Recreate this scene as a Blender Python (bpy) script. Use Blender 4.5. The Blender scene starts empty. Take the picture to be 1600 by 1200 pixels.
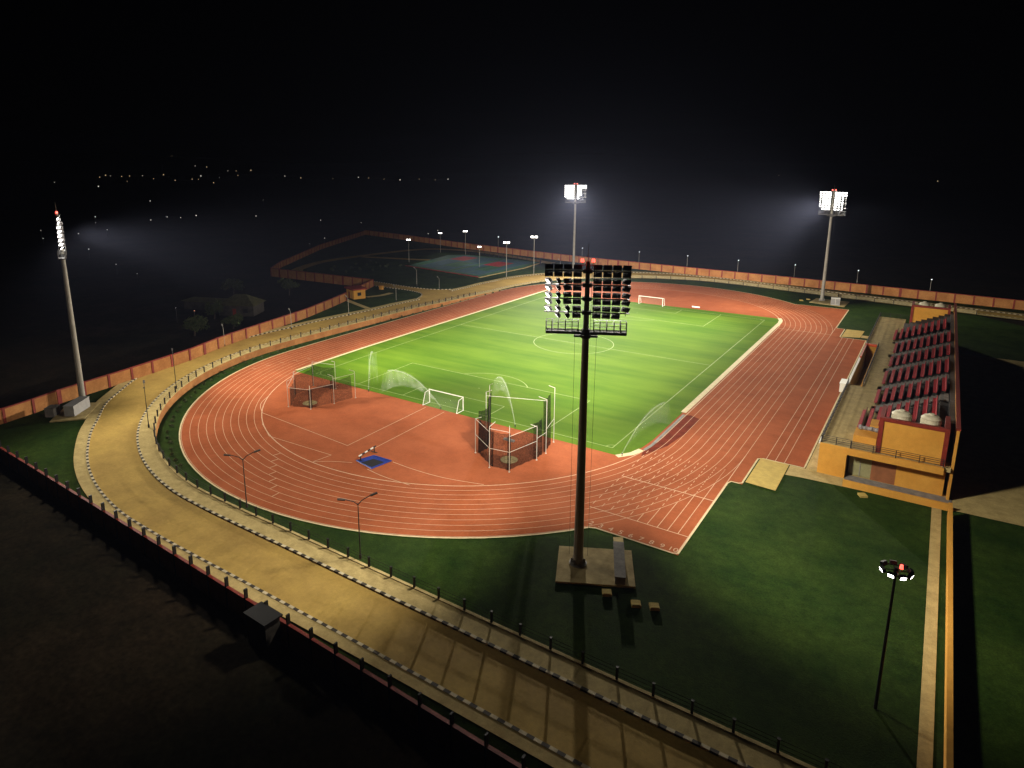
import bpy, bmesh, math, random
from mathutils import Vector, Matrix
from mathutils.geometry import tessellate_polygon
random.seed(11)
S = bpy.context.scene
C = S.collection
PI = math.pi

# ------------------------------------------------------------------ camera, sky, exposure
YAW, PITCH, ROLL = -0.60135, 0.22106, -0.00127
cam = bpy.data.cameras.new('camera')
cam.sensor_fit = 'HORIZONTAL'; cam.sensor_width = 36.0
cam.lens = 1043.68 / 1600 * 36
cam.shift_x = (800 - 753.5) / 1600
cam.shift_y = (490.1 - 600) / 1600
cam.clip_start = 0.5; cam.clip_end = 30000
co = bpy.data.objects.new('camera', cam); C.objects.link(co)
f_ = Vector((math.sin(YAW) * math.cos(PITCH), math.cos(YAW) * math.cos(PITCH), -math.sin(PITCH)))
r0 = Vector((math.cos(YAW), -math.sin(YAW), 0)); u0 = r0.cross(f_)
r_ = r0 * math.cos(ROLL) + u0 * math.sin(ROLL); u_ = -r0 * math.sin(ROLL) + u0 * math.cos(ROLL)
M3 = Matrix((r_, u_, -f_)).transposed()
co.matrix_world = Matrix.Translation((68.04, -137.29, 41.22)) @ M3.to_4x4()
S.camera = co

W = bpy.data.worlds.new('World'); S.world = W; W.use_nodes = True
nt = W.node_tree; bg = nt.nodes['Background']
sky = nt.nodes.new('ShaderNodeTexSky'); sky.sky_type = 'NISHITA'; sky.sun_disc = False
sky.sun_elevation = math.radians(-14); sky.sun_rotation = math.radians(250)
nt.links.new(sky.outputs[0], bg.inputs[0]); bg.inputs[1].default_value = 0.05

S.view_settings.view_transform = 'Standard'; S.view_settings.look = 'None'
S.view_settings.exposure = 0.0; S.view_settings.gamma = 1.0
S.render.engine = 'CYCLES'
S.cycles.use_denoising = True
S.cycles.max_bounces = 5; S.cycles.diffuse_bounces = 2; S.cycles.glossy_bounces = 2
S.cycles.transparent_max_bounces = 24; S.cycles.volume_bounces = 0; S.cycles.transmission_bounces = 2
S.cycles.sample_clamp_indirect = 1.5; S.cycles.sample_clamp_direct = 8.0
SPOT_W = 400000.0       # watts of each floodlight bank

# ------------------------------------------------------------------ materials
MATS = {}
def mat(name, col, rough=0.7, var=0.0, vscale=1.0, col2=None, spec=0.3, metal=0.0, bump=0.0, bscale=20.0, stretch=None, thr=None, fine=None):
    """plain or two-tone noise material in object space"""
    if name in MATS: return MATS[name]
    m = bpy.data.materials.new(name); m.use_nodes = True; MATS[name] = m
    n = m.node_tree; b = n.nodes['Principled BSDF']
    b.inputs['Roughness'].default_value = rough
    b.inputs['Specular IOR Level'].default_value = spec
    b.inputs['Metallic'].default_value = metal
    c = (*col, 1)
    if var > 0 or col2 is not None:
        tc = n.nodes.new('ShaderNodeTexCoord'); mp = n.nodes.new('ShaderNodeMapping')
        n.links.new(tc.outputs['Object'], mp.inputs[0])
        if stretch: mp.inputs['Scale'].default_value = stretch
        no = n.nodes.new('ShaderNodeTexNoise'); no.inputs['Scale'].default_value = vscale
        no.inputs['Detail'].default_value = 6; no.inputs['Roughness'].default_value = 0.65
        n.links.new(mp.outputs[0], no.inputs['Vector'])
        cr = n.nodes.new('ShaderNodeValToRGB'); n.links.new(no.outputs[0], cr.inputs[0])
        t = thr or (0.35, 0.65)
        cr.color_ramp.elements[0].position = t[0]; cr.color_ramp.elements[1].position = t[1]
        if col2 is None: col2 = tuple(x * (1 + var) for x in col); c = tuple(x * (1 - var) for x in col) + (1,)
        cr.color_ramp.elements[0].color = c; cr.color_ramp.elements[1].color = (*col2, 1)
        src = cr.outputs[0]
        for fs, fa in (fine or ()):      # finer wear: grain, seams, scuffs
            n2 = n.nodes.new('ShaderNodeTexNoise'); n2.inputs['Scale'].default_value = fs; n2.inputs['Detail'].default_value = 7; n2.inputs['Roughness'].default_value = 0.7
            n.links.new(mp.outputs[0], n2.inputs['Vector'])
            mr = n.nodes.new('ShaderNodeMapRange'); mr.inputs[1].default_value = 0.3; mr.inputs[2].default_value = 0.7; mr.inputs[3].default_value = 1 - fa; mr.inputs[4].default_value = 1 + fa
            n.links.new(n2.outputs[0], mr.inputs[0])
            vm = n.nodes.new('ShaderNodeVectorMath'); vm.operation = 'SCALE'
            n.links.new(src, vm.inputs[0]); n.links.new(mr.outputs[0], vm.inputs['Scale']); src = vm.outputs[0]
        n.links.new(src, b.inputs['Base Color'])
    else:
        b.inputs['Base Color'].default_value = c
    if bump > 0:
        tc = n.nodes.new('ShaderNodeTexCoord')
        no = n.nodes.new('ShaderNodeTexNoise'); no.inputs['Scale'].default_value = bscale; no.inputs['Detail'].default_value = 4
        n.links.new(tc.outputs['Object'], no.inputs['Vector'])
        bu = n.nodes.new('ShaderNodeBump'); bu.inputs['Strength'].default_value = bump; bu.inputs['Distance'].default_value = 0.05
        n.links.new(no.outputs[0], bu.inputs['Height']); n.links.new(bu.outputs[0], b.inputs['Normal'])
    return m
def glow(name, col, strength):
    m = bpy.data.materials.new(name); m.use_nodes = True; MATS[name] = m
    b = m.node_tree.nodes['Principled BSDF']
    b.inputs['Base Color'].default_value = (0.8, 0.8, 0.8, 1)
    b.inputs['Emission Color'].default_value = (*col, 1); b.inputs['Emission Strength'].default_value = strength
    m.cycles.emission_sampling = 'NONE'
    return m
def thin(name, col, alpha, scale=None, lo=0.0, hi=1.0, stretch=(1, 1, 1)):
    """netting or spray: partly see-through diffuse"""
    m = bpy.data.materials.new(name); m.use_nodes = True; MATS[name] = m
    n = m.node_tree; n.nodes.remove(n.nodes['Principled BSDF'])
    out = n.nodes['Material Output']
    tr = n.nodes.new('ShaderNodeBsdfTransparent'); df = n.nodes.new('ShaderNodeBsdfDiffuse'); df.inputs[0].default_value = (*col, 1)
    tl = n.nodes.new('ShaderNodeBsdfTranslucent'); tl.inputs[0].default_value = (*col, 1)
    ad = n.nodes.new('ShaderNodeMixShader'); ad.inputs[0].default_value = 0.5
    n.links.new(df.outputs[0], ad.inputs[1]); n.links.new(tl.outputs[0], ad.inputs[2])
    mx = n.nodes.new('ShaderNodeMixShader'); mx.inputs[0].default_value = alpha
    n.links.new(tr.outputs[0], mx.inputs[1]); n.links.new(ad.outputs[0], mx.inputs[2]); n.links.new(mx.outputs[0], out.inputs[0])
    if scale:
        tc = n.nodes.new('ShaderNodeTexCoord'); mp = n.nodes.new('ShaderNodeMapping'); mp.inputs['Scale'].default_value = stretch
        no = n.nodes.new('ShaderNodeTexNoise'); no.inputs['Scale'].default_value = scale; no.inputs['Detail'].default_value = 5
        n.links.new(tc.outputs['Object'], mp.inputs[0]); n.links.new(mp.outputs[0], no.inputs['Vector'])
        mr = n.nodes.new('ShaderNodeMapRange'); mr.inputs[1].default_value = 0.3; mr.inputs[2].default_value = 0.7
        mr.inputs[3].default_value = lo; mr.inputs[4].default_value = hi
        n.links.new(no.outputs[0], mr.inputs[0]); n.links.new(mr.outputs[0], mx.inputs[0])
    return m

def pitch_material():
    m = bpy.data.materials.new('pitch_turf'); m.use_nodes = True
    n = m.node_tree; b = n.nodes['Principled BSDF']; b.inputs['Roughness'].default_value = 0.85; b.inputs['Specular IOR Level'].default_value = 0.02
    tc = n.nodes.new('ShaderNodeTexCoord')
    sx = n.nodes.new('ShaderNodeSeparateXYZ'); n.links.new(tc.outputs['Object'], sx.inputs[0])
    def noise(scale, stretch, detail=5):
        mp = n.nodes.new('ShaderNodeMapping'); mp.inputs['Scale'].default_value = stretch
        n.links.new(tc.outputs['Object'], mp.inputs[0])
        no = n.nodes.new('ShaderNodeTexNoise'); no.inputs['Scale'].default_value = scale; no.inputs['Detail'].default_value = detail
        n.links.new(mp.outputs[0], no.inputs['Vector']); return no.outputs[0]
    def math_(op, a, bb):
        q = n.nodes.new('ShaderNodeMath'); q.operation = op
        for k, v in enumerate((a, bb)):
            if hasattr(v, 'is_linked'): n.links.new(v, q.inputs[k])
            else: q.inputs[k].default_value = v
        return q.outputs[0]
    # mowing bands run across the pitch, each about 5.5 m deep
    sn = math_('SINE', math_('MULTIPLY', math_('ADD', sx.outputs['Y'], math_('MULTIPLY', noise(0.08, (1, 1, 1)), 2.0)), PI / 5.5), 0)
    band = math_('MULTIPLY', math_('MINIMUM', math_('MAXIMUM', math_('MULTIPLY', sn, 3.0), -1.0), 1.0), 0.08)
    streak = math_('MULTIPLY', math_('SUBTRACT', noise(0.5, (0.16, 1.0, 1)), 0.5), 0.75)
    patch = math_('MULTIPLY', math_('SUBTRACT', noise(0.05, (1, 1, 1), 3), 0.5), 0.9)
    fine = math_('MULTIPLY', math_('SUBTRACT', noise(6.0, (1, 1, 1), 3), 0.5), 0.35)
    t = math_('ADD', math_('ADD', math_('ADD', band, streak), math_('ADD', patch, fine)), 0.5)
    cr = n.nodes.new('ShaderNodeValToRGB'); n.links.new(t, cr.inputs[0])
    e = cr.color_ramp.elements; e[0].position = 0.1; e[1].position = 0.9
    e[0].color = (0.044, 0.108, 0.006, 1); e[1].color = (0.112, 0.188, 0.015, 1)
    n.links.new(cr.outputs[0], b.inputs['Base Color'])
    return m
M = dict(
    pitch=pitch_material(),
    track=mat('track_rubber', (0.265, 0.069, 0.025), 0.9, col2=(0.365, 0.105, 0.043), vscale=0.12, spec=0.03, bump=0.15, bscale=60, thr=(0.3, 0.72), fine=((0.45, 0.12), (3.0, 0.10))),
    line=mat('line_paint', (0.58, 0.38, 0.25), 0.8, 0.14, 2.0, spec=0.1),
    turf_line=mat('pitch_line_paint', (0.22, 0.30, 0.085), 0.8, 0.25, 1.5),
    kerbline=mat('cream_concrete', (0.62, 0.52, 0.30), 0.8, 0.14, 1.2),
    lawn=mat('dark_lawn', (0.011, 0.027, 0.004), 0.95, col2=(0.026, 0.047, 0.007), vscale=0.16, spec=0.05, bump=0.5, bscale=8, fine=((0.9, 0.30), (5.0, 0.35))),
    earth=mat('dry_earth', (0.020, 0.013, 0.007), 0.95, col2=(0.008, 0.008, 0.004), vscale=0.045, spec=0.05, fine=((0.25, 0.45), (2.0, 0.4))),
    road=mat('road_pavers', (0.34, 0.215, 0.060), 0.8, col2=(0.46, 0.305, 0.080), vscale=0.10, spec=0.1, bump=0.2, bscale=30, fine=((0.35, 0.14), (2.4, 0.13))),
    walk=mat('walk_pavers', (0.36, 0.27, 0.11), 0.85, col2=(0.50, 0.38, 0.16), vscale=0.7, spec=0.1, bump=0.25, bscale=12, fine=((4.0, 0.15),)),
    kwhite=mat('kerb_white', (0.54, 0.46, 0.30), 0.8, 0.25, 1.2),
    kblack=mat('kerb_black', (0.040, 0.030, 0.020), 0.8, 0.3, 1.5),
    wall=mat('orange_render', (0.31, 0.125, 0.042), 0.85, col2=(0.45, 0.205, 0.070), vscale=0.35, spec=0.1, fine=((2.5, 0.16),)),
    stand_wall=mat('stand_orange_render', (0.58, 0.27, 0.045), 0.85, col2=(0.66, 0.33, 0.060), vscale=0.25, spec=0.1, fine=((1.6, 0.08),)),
    maroon=mat('maroon_paint', (0.20, 0.022, 0.012), 0.6, 0.18, 1.2),
    redor=mat('red_orange_paint', (0.52, 0.07, 0.015), 0.6, 0.12, 1.0),
    steel=mat('galvanised_steel', (0.30, 0.28, 0.24), 0.6, 0.12, 0.6, metal=0.1), pipe=mat('dark_steel', (0.09, 0.085, 0.08), 0.6, 0.1, 1.0),
    black=mat('black_steel', (0.012, 0.011, 0.011), 0.5),
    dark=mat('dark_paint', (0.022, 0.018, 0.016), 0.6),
    grey=mat('grey_metal', (0.30, 0.29, 0.28), 0.55, 0.1, 1.5),
    white=mat('white_paint', (0.78, 0.76, 0.68), 0.5, 0.05, 3.0),
    conc=mat('stained_concrete', (0.34, 0.25, 0.10), 0.9, col2=(0.56, 0.43, 0.20), vscale=0.7, spec=0.15, bump=0.3, bscale=10),
    tread=mat('stand_concrete', (0.20, 0.18, 0.16), 0.9, 0.25, 1.5),
    housewall=mat('old_plaster', (0.06, 0.05, 0.04), 0.9, 0.3, 0.8), brown=mat('brown_panel', (0.27, 0.10, 0.040), 0.7, 0.2, 0.8), seat=mat('red_seat_plastic', (0.34, 0.018, 0.024), 0.6, 0.15, 2.0, spec=0.12),
    sand=mat('pit_sand', (0.47, 0.34, 0.09), 0.95, 0.12, 1.0, bump=0.6, bscale=5),
    cage=mat('cage_paint', (0.50, 0.47, 0.40), 0.6, 0.1, 1.0), terrace=mat('shaded_terrace', (0.075, 0.066, 0.060), 0.9, 0.25, 1.5), tank=mat('tank_white', (0.62, 0.56, 0.40), 0.5, 0.12, 1.5),  # terrace: shade between the seat rows is painted into its concrete colour
    blue=mat('blue_liner', (0.020, 0.045, 0.26), 0.35, 0.2, 2.0),
    court_blue=mat('court_blue', (0.055, 0.13, 0.17), 0.7, 0.2, 0.4),
    court_green=mat('court_green', (0.045, 0.14, 0.085), 0.7, 0.2, 0.4),
    court_red=mat('court_red', (0.42, 0.035, 0.04), 0.7, 0.15, 0.6),
    leaf=mat('leaf', (0.030, 0.050, 0.012), 0.8, col2=(0.075, 0.080, 0.022), vscale=0.8),
    bark=mat('bark', (0.06, 0.042, 0.028), 0.9, 0.2, 3.0),
    roof=mat('roof_tile', (0.085, 0.078, 0.030), 0.85, 0.3, 1.0),
    glassy=mat('window_glass', (0.30, 0.28, 0.14), 0.15, 0.1, 2.0, spec=0.6),
    lamp=glow('floodlight_glow', (1.0, 0.98, 0.93), 70.0),
    lamp_small=glow('court_light_glow', (1.0, 0.95, 0.88), 14.0),
    lamp_dim=glow('street_light_glow', (0.9, 0.95, 1.0), 3.0),
    red=glow('red_beacon_glow', (1.0, 0.06, 0.04), 5.0),
    far=glow('town_light_glow', (1.0, 0.93, 0.80), 1.0),
    far_warm=glow('town_light_warm_glow', (1.0, 0.72, 0.40), 0.7),
    far_red=glow('town_light_red_glow', (1.0, 0.35, 0.2), 2.0),
    net_dense=thin('dense_black_net', (0.012, 0.011, 0.010), 0.5, 3.0, 0.55, 0.88), net=thin('black_net', (0.012, 0.011, 0.010), 0.5, 5.0, 0.38, 0.72),
    goal_net=thin('goal_net', (0.5, 0.55, 0.42), 0.07),
    spray=thin('water_spray', (0.85, 0.92, 0.80), 0.2, 1.3, 0.0, 0.085, (1, 1, 0.35)),
    jet=thin('water_jet', (0.9, 0.95, 0.85), 0.13),
)

# ------------------------------------------------------------------ mesh helper
class MB:
    def __init__(s): s.v = []; s.f = []; s.m = []
    def quad(s, a, b, c, d, mi=0):
        k = len(s.v); s.v += [tuple(a), tuple(b), tuple(c), tuple(d)]; s.f.append((k, k + 1, k + 2, k + 3)); s.m.append(mi); return s
    def box(s, c, sz, rz=0.0, mi=0, mtx=None):
        k = len(s.v); hx, hy, hz = sz[0] / 2, sz[1] / 2, sz[2] / 2
        R = mtx if mtx is not None else Matrix.Rotation(rz, 3, 'Z')
        for dx, dy, dz in ((-1, -1, -1), (1, -1, -1), (1, 1, -1), (-1, 1, -1), (-1, -1, 1), (1, -1, 1), (1, 1, 1), (-1, 1, 1)):
            s.v.append(tuple(Vector(c) + R @ Vector((dx * hx, dy * hy, dz * hz))))
        for f in ((0, 3, 2, 1), (4, 5, 6, 7), (0, 1, 5, 4), (1, 2, 6, 5), (2, 3, 7, 6), (3, 0, 4, 7)):
            s.f.append(tuple(k + i for i in f)); s.m.append(mi)
        return s
    def span(s, x0, x1, y0, y1, z0, z1, mi=0):
        return s.box(((x0 + x1) / 2, (y0 + y1) / 2, (z0 + z1) / 2), (x1 - x0, y1 - y0, z1 - z0), 0, mi)
    def tube(s, p, q, r0, r1=None, n=8, mi=0, caps=True):
        r1 = r0 if r1 is None else r1
        p, q = Vector(p), Vector(q); d = q - p
        if d.length < 1e-6: return s
        d.normalize(); a = d.orthogonal().normalized(); b = d.cross(a); k = len(s.v)
        for c, r in ((p, r0), (q, r1)):
            for i in range(n):
                t = 2 * PI * i / n; s.v.append(tuple(c + a * (r * math.cos(t)) + b * (r * math.sin(t))))
        for i in range(n):
            j = (i + 1) % n; s.f.append((k + i, k + j, k + n + j, k + n + i)); s.m.append(mi)
        if caps:
            s.f.append(tuple(k + n - 1 - i for i in range(n))); s.m.append(mi)
            s.f.append(tuple(k + n + i for i in range(n))); s.m.append(mi)
        return s
    def path(s, pts, r, n=6, mi=0):
        for a, b in zip(pts, pts[1:]): s.tube(a, b, r, r, n, mi)
        return s
    def disc(s, c, r, n=32, mi=0):
        k = len(s.v)
        for i in range(n): s.v.append((c[0] + r * math.cos(2 * PI * i / n), c[1] + r * math.sin(2 * PI * i / n), c[2]))
        s.f.append(tuple(range(k, k + n))); s.m.append(mi); return s
    def prism(s, L, R, z0, z1, mi=None):
        """solid strip between two polylines, z0/z1 callables of (x, y)"""
        k = len(s.v); n = len(L)
        for a, b in zip(L, R):
            s.v += [(a[0], a[1], z0(*a)), (b[0], b[1], z0(*b)), (b[0], b[1], z1(*b)), (a[0], a[1], z1(*a))]
        for i in range(n - 1):
            q = k + 4 * i; w = (mi(i) if callable(mi) else (mi or 0))
            for j in range(4):
                s.f.append((q + j, q + (j + 1) % 4, q + 4 + (j + 1) % 4, q + 4 + j)); s.m.append(w)
        e = k + 4 * (n - 1); s.f += [(k + 3, k + 2, k + 1, k), (e, e + 1, e + 2, e + 3)]; s.m += [0 if not callable(mi) else mi(0), 0 if not callable(mi) else mi(n - 2)]
        return s
    def build(s, name, mats, parent=None, loc=(0, 0, 0), smooth=False):
        me = bpy.data.meshes.new(name); me.from_pydata(s.v, [], s.f)
        for m in (mats if isinstance(mats, (list, tuple)) else [mats]): me.materials.append(m)
        me.polygons.foreach_set('material_index', s.m)
        if smooth: me.polygons.foreach_set('use_smooth', [True] * len(s.f))
        bm = bmesh.new(); bm.from_mesh(me); bmesh.ops.recalc_face_normals(bm, faces=bm.faces); bm.to_mesh(me); bm.free()
        me.update()
        o = bpy.data.objects.new(name, me); C.objects.link(o)
        if parent: o.parent = parent
        o.location = loc; return o
def tag(o, label, cat, group=None):
    o['label'] = label; o['category'] = cat
    if group: o['group'] = group
    return o
def struct(o, kind='structure'): o['kind'] = kind; return o
def thing(name, label, cat, loc=(0, 0, 0), rz=0.0, group=None, scale=1.0):
    o = bpy.data.objects.new(name, None); C.objects.link(o); o.empty_display_size = 0.2
    o.location = loc; o.rotation_euler = (0, 0, rz); o.scale = (scale,) * 3
    return tag(o, label, cat, group)
KIDS = {}
def dup(root, loc, rz=0.0, label=None, scale=None):
    r = root.copy(); C.objects.link(r); r.location = loc; r.rotation_euler = (0, 0, rz)
    if scale: r.scale = (scale,) * 3
    if label: r['label'] = label
    for ch in list(root.children):
        c = ch.copy(); C.objects.link(c); c.parent = r
        for g in list(ch.children):
            d = g.copy(); C.objects.link(d); d.parent = c
    return r

# ------------------------------------------------------------------ terrain: the ring road sits on a bank 1.25 m above the track
def zt(x, y):
    if y <= 5: return 1.25
    if y >= 45: return 0.10
    return 1.25 + (0.10 - 1.25) * (y - 5) / 40
def sstep(a, b, t):
    t = max(0.0, min(1.0, (t - a) / (b - a))); return t * t * (3 - 2 * t)
def bulge(x, y):     # the back straight bows very slightly outward
    if x >= 0: return x, y
    k = sstep(-75, -25, y) * (1 - sstep(55, 90, y))
    return x - 1.5 * min(1.0, -x / 36.5) * k, y
def sheet(name, outline, m, z=None, off=0.0, bow=False, tri=True):
    bm = bmesh.new()
    if bow: outline = [bulge(*p[:2]) for p in outline]
    vs = [bm.verts.new((p[0], p[1], 0)) for p in outline]
    for tr in tessellate_polygon([[Vector((p[0], p[1], 0)) for p in outline]]):
        try: bm.faces.new([vs[i] for i in tr])
        except ValueError: pass
    if z is None:
        for y in (5, 45):
            bmesh.ops.bisect_plane(bm, geom=bm.verts[:] + bm.edges[:] + bm.faces[:], plane_co=(0, y, 0), plane_no=(0, 1, 0), dist=1e-4)
    for v in bm.verts: v.co.z = (zt(v.co.x, v.co.y) if z is None else z) + off
    bmesh.ops.recalc_face_normals(bm, faces=bm.faces)
    if bm.faces[:] and sum(f.normal.z for f in bm.faces) < 0: bmesh.ops.reverse_faces(bm, faces=bm.faces)
    me = bpy.data.meshes.new(name); bm.to_mesh(me); bm.free(); me.materials.append(m)
    o = bpy.data.objects.new(name, me); C.objects.link(o); return o

def smooth_path(pts, step=1.0):
    """Catmull-Rom through pts, resampled evenly"""
    P = [Vector((p[0], p[1], 0)) for p in pts]; P = [P[0] * 2 - P[1]] + P + [P[-1] * 2 - P[-2]]
    out = []
    for i in range(1, len(P) - 2):
        n = max(2, int((P[i + 1] - P[i]).length / 0.5))
        for k in range(n):
            t = k / n; a, b, c, d = P[i - 1], P[i], P[i + 1], P[i + 2]
            out.append(0.5 * ((2 * b) + (c - a) * t + (2 * a - 5 * b + 4 * c - d) * t * t + (3 * b - a - 3 * c + d) * t ** 3))
    out.append(P[-2])
    return resample([(p.x, p.y) for p in out], step)
def resample(pts, step):
    L = [0.0]
    for a, b in zip(pts, pts[1:]): L.append(L[-1] + math.dist(a, b))
    n = max(1, round(L[-1] / step)); res = []; j = 0
    for i in range(n + 1):
        s = L[-1] * i / n
        while j < len(L) - 2 and L[j + 1] < s: j += 1
        t = (s - L[j]) / max(1e-9, L[j + 1] - L[j])
        res.append((pts[j][0] + (pts[j + 1][0] - pts[j][0]) * t, pts[j][1] + (pts[j + 1][1] - pts[j][1]) * t))
    return res
def offset(pts, d):
    """offset to the right-hand side of travel; d a number or a callable of index fraction"""
    out = []
    for i, p in enumerate(pts):
        a = pts[max(0, i - 1)]; b = pts[min(len(pts) - 1, i + 1)]
        tx, ty = b[0] - a[0], b[1] - a[1]; l = math.hypot(tx, ty); dd = d[i] if isinstance(d, list) else d
        out.append((p[0] + ty / l * dd, p[1] - tx / l * dd))
    return out

# foot of the retaining wall: runs along the near side, round the left bend, up the back straight and round the far bend
arc = []
for k in range(0, 10):
    a = math.radians(270 - 10 * k); r = 51.7 + 1.3 * k / 9
    arc.append((r * math.cos(a), -42.2 + r * math.sin(a)))
WL = smooth_path([(110, -93.9), (60, -93.9), (20, -93.9)] + arc + [(-53, -30), (-52.4, -10), (-51.7, 8), (-51.2, 22), (-50.7, 40), (-49.6, 54), (-46.3, 68), (-40.5, 78),
                 (-33.5, 86), (-24, 92), (-13, 97.5), (0, 100.6), (11, 100.2), (22.5, 98.5), (42, 94.8), (80, 88.5), (140, 79)], 1.0)
NW = len(WL)
def at(xy):    # nearest index on the wall foot
    return min(range(NW), key=lambda i: math.dist(WL[i], xy))
def dvals(keys):   # keys: [(xy, d)] -> list of offsets along WL
    ks = sorted((at(k), d) for k, d in keys); out = []
    for i in range(NW):
        if i <= ks[0][0]: out.append(ks[0][1]); continue
        if i >= ks[-1][0]: out.append(ks[-1][1]); continue
        for (a, da), (b, db) in zip(ks, ks[1:]):
            if a <= i <= b: t = (i - a) / max(1, b - a); t = t * t * (3 - 2 * t); out.append(da + (db - da) * t); break
    return out
IN = -1   # outward side sign
dk_in = 2.3
dk_out = dvals([((40, -93.9), 8.5), ((0, -93.9), 8.7), ((-25, -88), 8.7), ((-33, -83), 9.0), ((-41, -76), 10.3), ((-47, -67), 11.3), ((-53, -42), 10.5), ((-53, -25), 9.9), ((-52, 0), 8.2), ((-51.2, 20), 8.6),
                ((-50.7, 40), 11.6), ((-49.6, 54), 12.6), ((-46.3, 68), 14.2), ((-33.5, 86), 15.5), ((-13, 97.5), 13.2), ((0, 100.6), 10.4), ((22.5, 98.5), 8.6), ((42, 94.8), 8.4), ((100, 85), 8.4)])
def OUT(d): return offset(WL, [-v for v in d] if isinstance(d, list) else -d)
def strip(name, A, B, m, off, i0=0, i1=None):
    mb = MB(); A = A[i0:i1]; B = B[i0:i1]
    for (a, b, c, d) in zip(A, B, B[1:], A[1:]):
        mb.quad(*[(p[0], p[1], zt(*p) + off) for p in (a, b, c, d)])
    o = mb.build(name, m)
    return o

# ------------------------------------------------------------------ setting: ground, lawns, roads
me = MB().quad((-14000, -3000, -0.12), (9000, -3000, -0.12), (9000, 14000, -0.12), (-14000, 14000, -0.12)).build('ground', M['earth']); struct(me)
# boundary wall foot
BWALL = [(-49.8, -102.7), (-51.2, -94.5), (-53.2, -87.5), (-54.9, -76), (-58.0, -61), (-61.8, -50.7), (-66.2, -31), (-68.6, -20.6), (-73.6, -6.1), (-76.4, 1.2)]
BWALL2 = [(-80.5, 9.8), (-84.5, 17.6), (-88.5, 25.4)]
CORNER = [(-88.8, 25.8), (-138, 22.8)]
OUTER = [(-138, 22.8), (-152, 39), (-183, 88), (-214, 151)]
BACK = [(-214, 151), (-172, 142.4), (-128.7, 131), (-95, 124.8), (-65.4, 119.4), (-44, 116.6), (-3, 113), (20, 111.3), (40.3, 109.3), (72, 106.2), (130, 100.5)]
NEAR = [(-50.0, -103.0), (-27, -103.6), (20, -104.9), (110, -107.3)]
lawn_outline = OUT(0.0)[:at((80, 88.5)) + 1] + [(130, 100.5)] + BACK[-2::-1] + OUTER[-2::-1] + [CORNER[0]] + BWALL2[::-1] + BWALL[::-1] + NEAR
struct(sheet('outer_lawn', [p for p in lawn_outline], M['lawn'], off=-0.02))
inner = WL[:at((80, 88.5)) + 1]
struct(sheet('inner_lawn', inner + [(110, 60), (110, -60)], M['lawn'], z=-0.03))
wk_in = OUT(0.25); kA = OUT(dk_in); kB = OUT(dk_in + 0.3)
kC = OUT(dk_out); kD = OUT([v + 0.3 for v in dk_out])
ow = dvals([((40, -93.9), 1.1), ((0, -93.9), 1.3), ((-25, -88), 1.5), ((-45, -70), 1.7), ((-53, -20), 2.0), ((-50, 40), 1.6), ((0, 100), 1.8), ((40, 94), 1.8)])
kE = OUT([v + 0.3 + w for v, w in zip(dk_out, ow)])
struct(strip('inner_walk', wk_in, kA, M['walk'], 0.13))
struct(strip('road', kB, kC, M['road'], 0.0))
gap0, gap1 = at((-51.4, 15.5)), at((-50.9, 34))
struct(strip('outer_walk', kD, kE, M['walk'], 0.13, 0, gap0 + 1))
struct(strip('outer_walk', kD, kE, M['walk'], 0.13, gap1, None))
def kerb(A, d=0.3, block=0.62, side=-1):
    P = resample(A, block); Q = offset(P, side * d)
    return MB().prism(P, Q, lambda x, y: zt(x, y) - 0.05, lambda x, y: zt(x, y) + 0.16, mi=lambda i: i % 2).build('kerb', [M['kwhite'], M['kblack']])
i_s = at((-25, -88.5))
struct(kerb(kA)); struct(kerb(kC[:gap0 + 1])); struct(kerb(kC[gap1:]))
# branch road to the far compound
br_up = smooth_path([(-128, 35.5), (-105, 34.6), (-91, 33.6), (-78.4, 32.4), (-69, 33.6), (-63.5, 38.0)] , 0.62)
br_lo = smooth_path([(-128, 28.5), (-105, 27.6), (-86.6, 26.4), (-75, 26.8), (-67.5, 24.9), (-63.8, 20.8), (-61.0, 14.5)], 0.62)
n_ = min(len(br_up), len(br_lo)); U = resample(br_up, 1e9) ; 
def rs(p, n):
    L = sum(math.dist(a, b) for a, b in zip(p, p[1:])); return resample(p, L / n)[:n + 1]
UA, LA = rs(br_up, 70), rs(br_lo, 70)
mb = MB()
for a, b, c, d in zip(UA, LA, LA[1:], UA[1:]): mb.quad(*[(p[0], p[1], zt(*p) + 0.004) for p in (a, b, c, d)])
mb.quad(*[(p[0], p[1], zt(*p) + 0.004) for p in (UA[-1], LA[-1], (-58.5, 16), (-58.5, 37))])
struct(mb.build('branch_road', M['road']))
struct(kerb(br_up, side=1)); struct(kerb(br_lo, side=-1))
def pathway(name, pts, w, m, off=0.02, z=None):
    A = offset(pts, w / 2); B = offset(pts, -w / 2); mb = MB()
    for a, b, c, d in zip(A, B, B[1:], A[1:]): mb.quad(*[(p[0], p[1], (zt(*p) if z is None else z) + off) for p in (a, b, c, d)])
    return struct(mb.build(name, m))
pathway('loop_path', smooth_path([(-130, 31), (-141, 38), (-150, 60), (-148, 92), (-140, 118), (-118, 124), (-90, 118), (-66, 110)], 2.0), 4.5, M['road'])
pathway('loop_path', smooth_path([(-147, 80), (-124, 86), (-112, 90)], 2.0), 3.5, M['road'], 0.012)
pathway('hut_path', smooth_path([(-75.6, 9.0), (-74.2, 14), (-74.8, 19.5)], 1.0), 2.0, M['walk'])
pathway('hut_path', smooth_path([(-78.4, 2.6), (-73, 0.4), (-63.2, -3.2)], 1.0), 1.6, M['walk'], 0.024)

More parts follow.
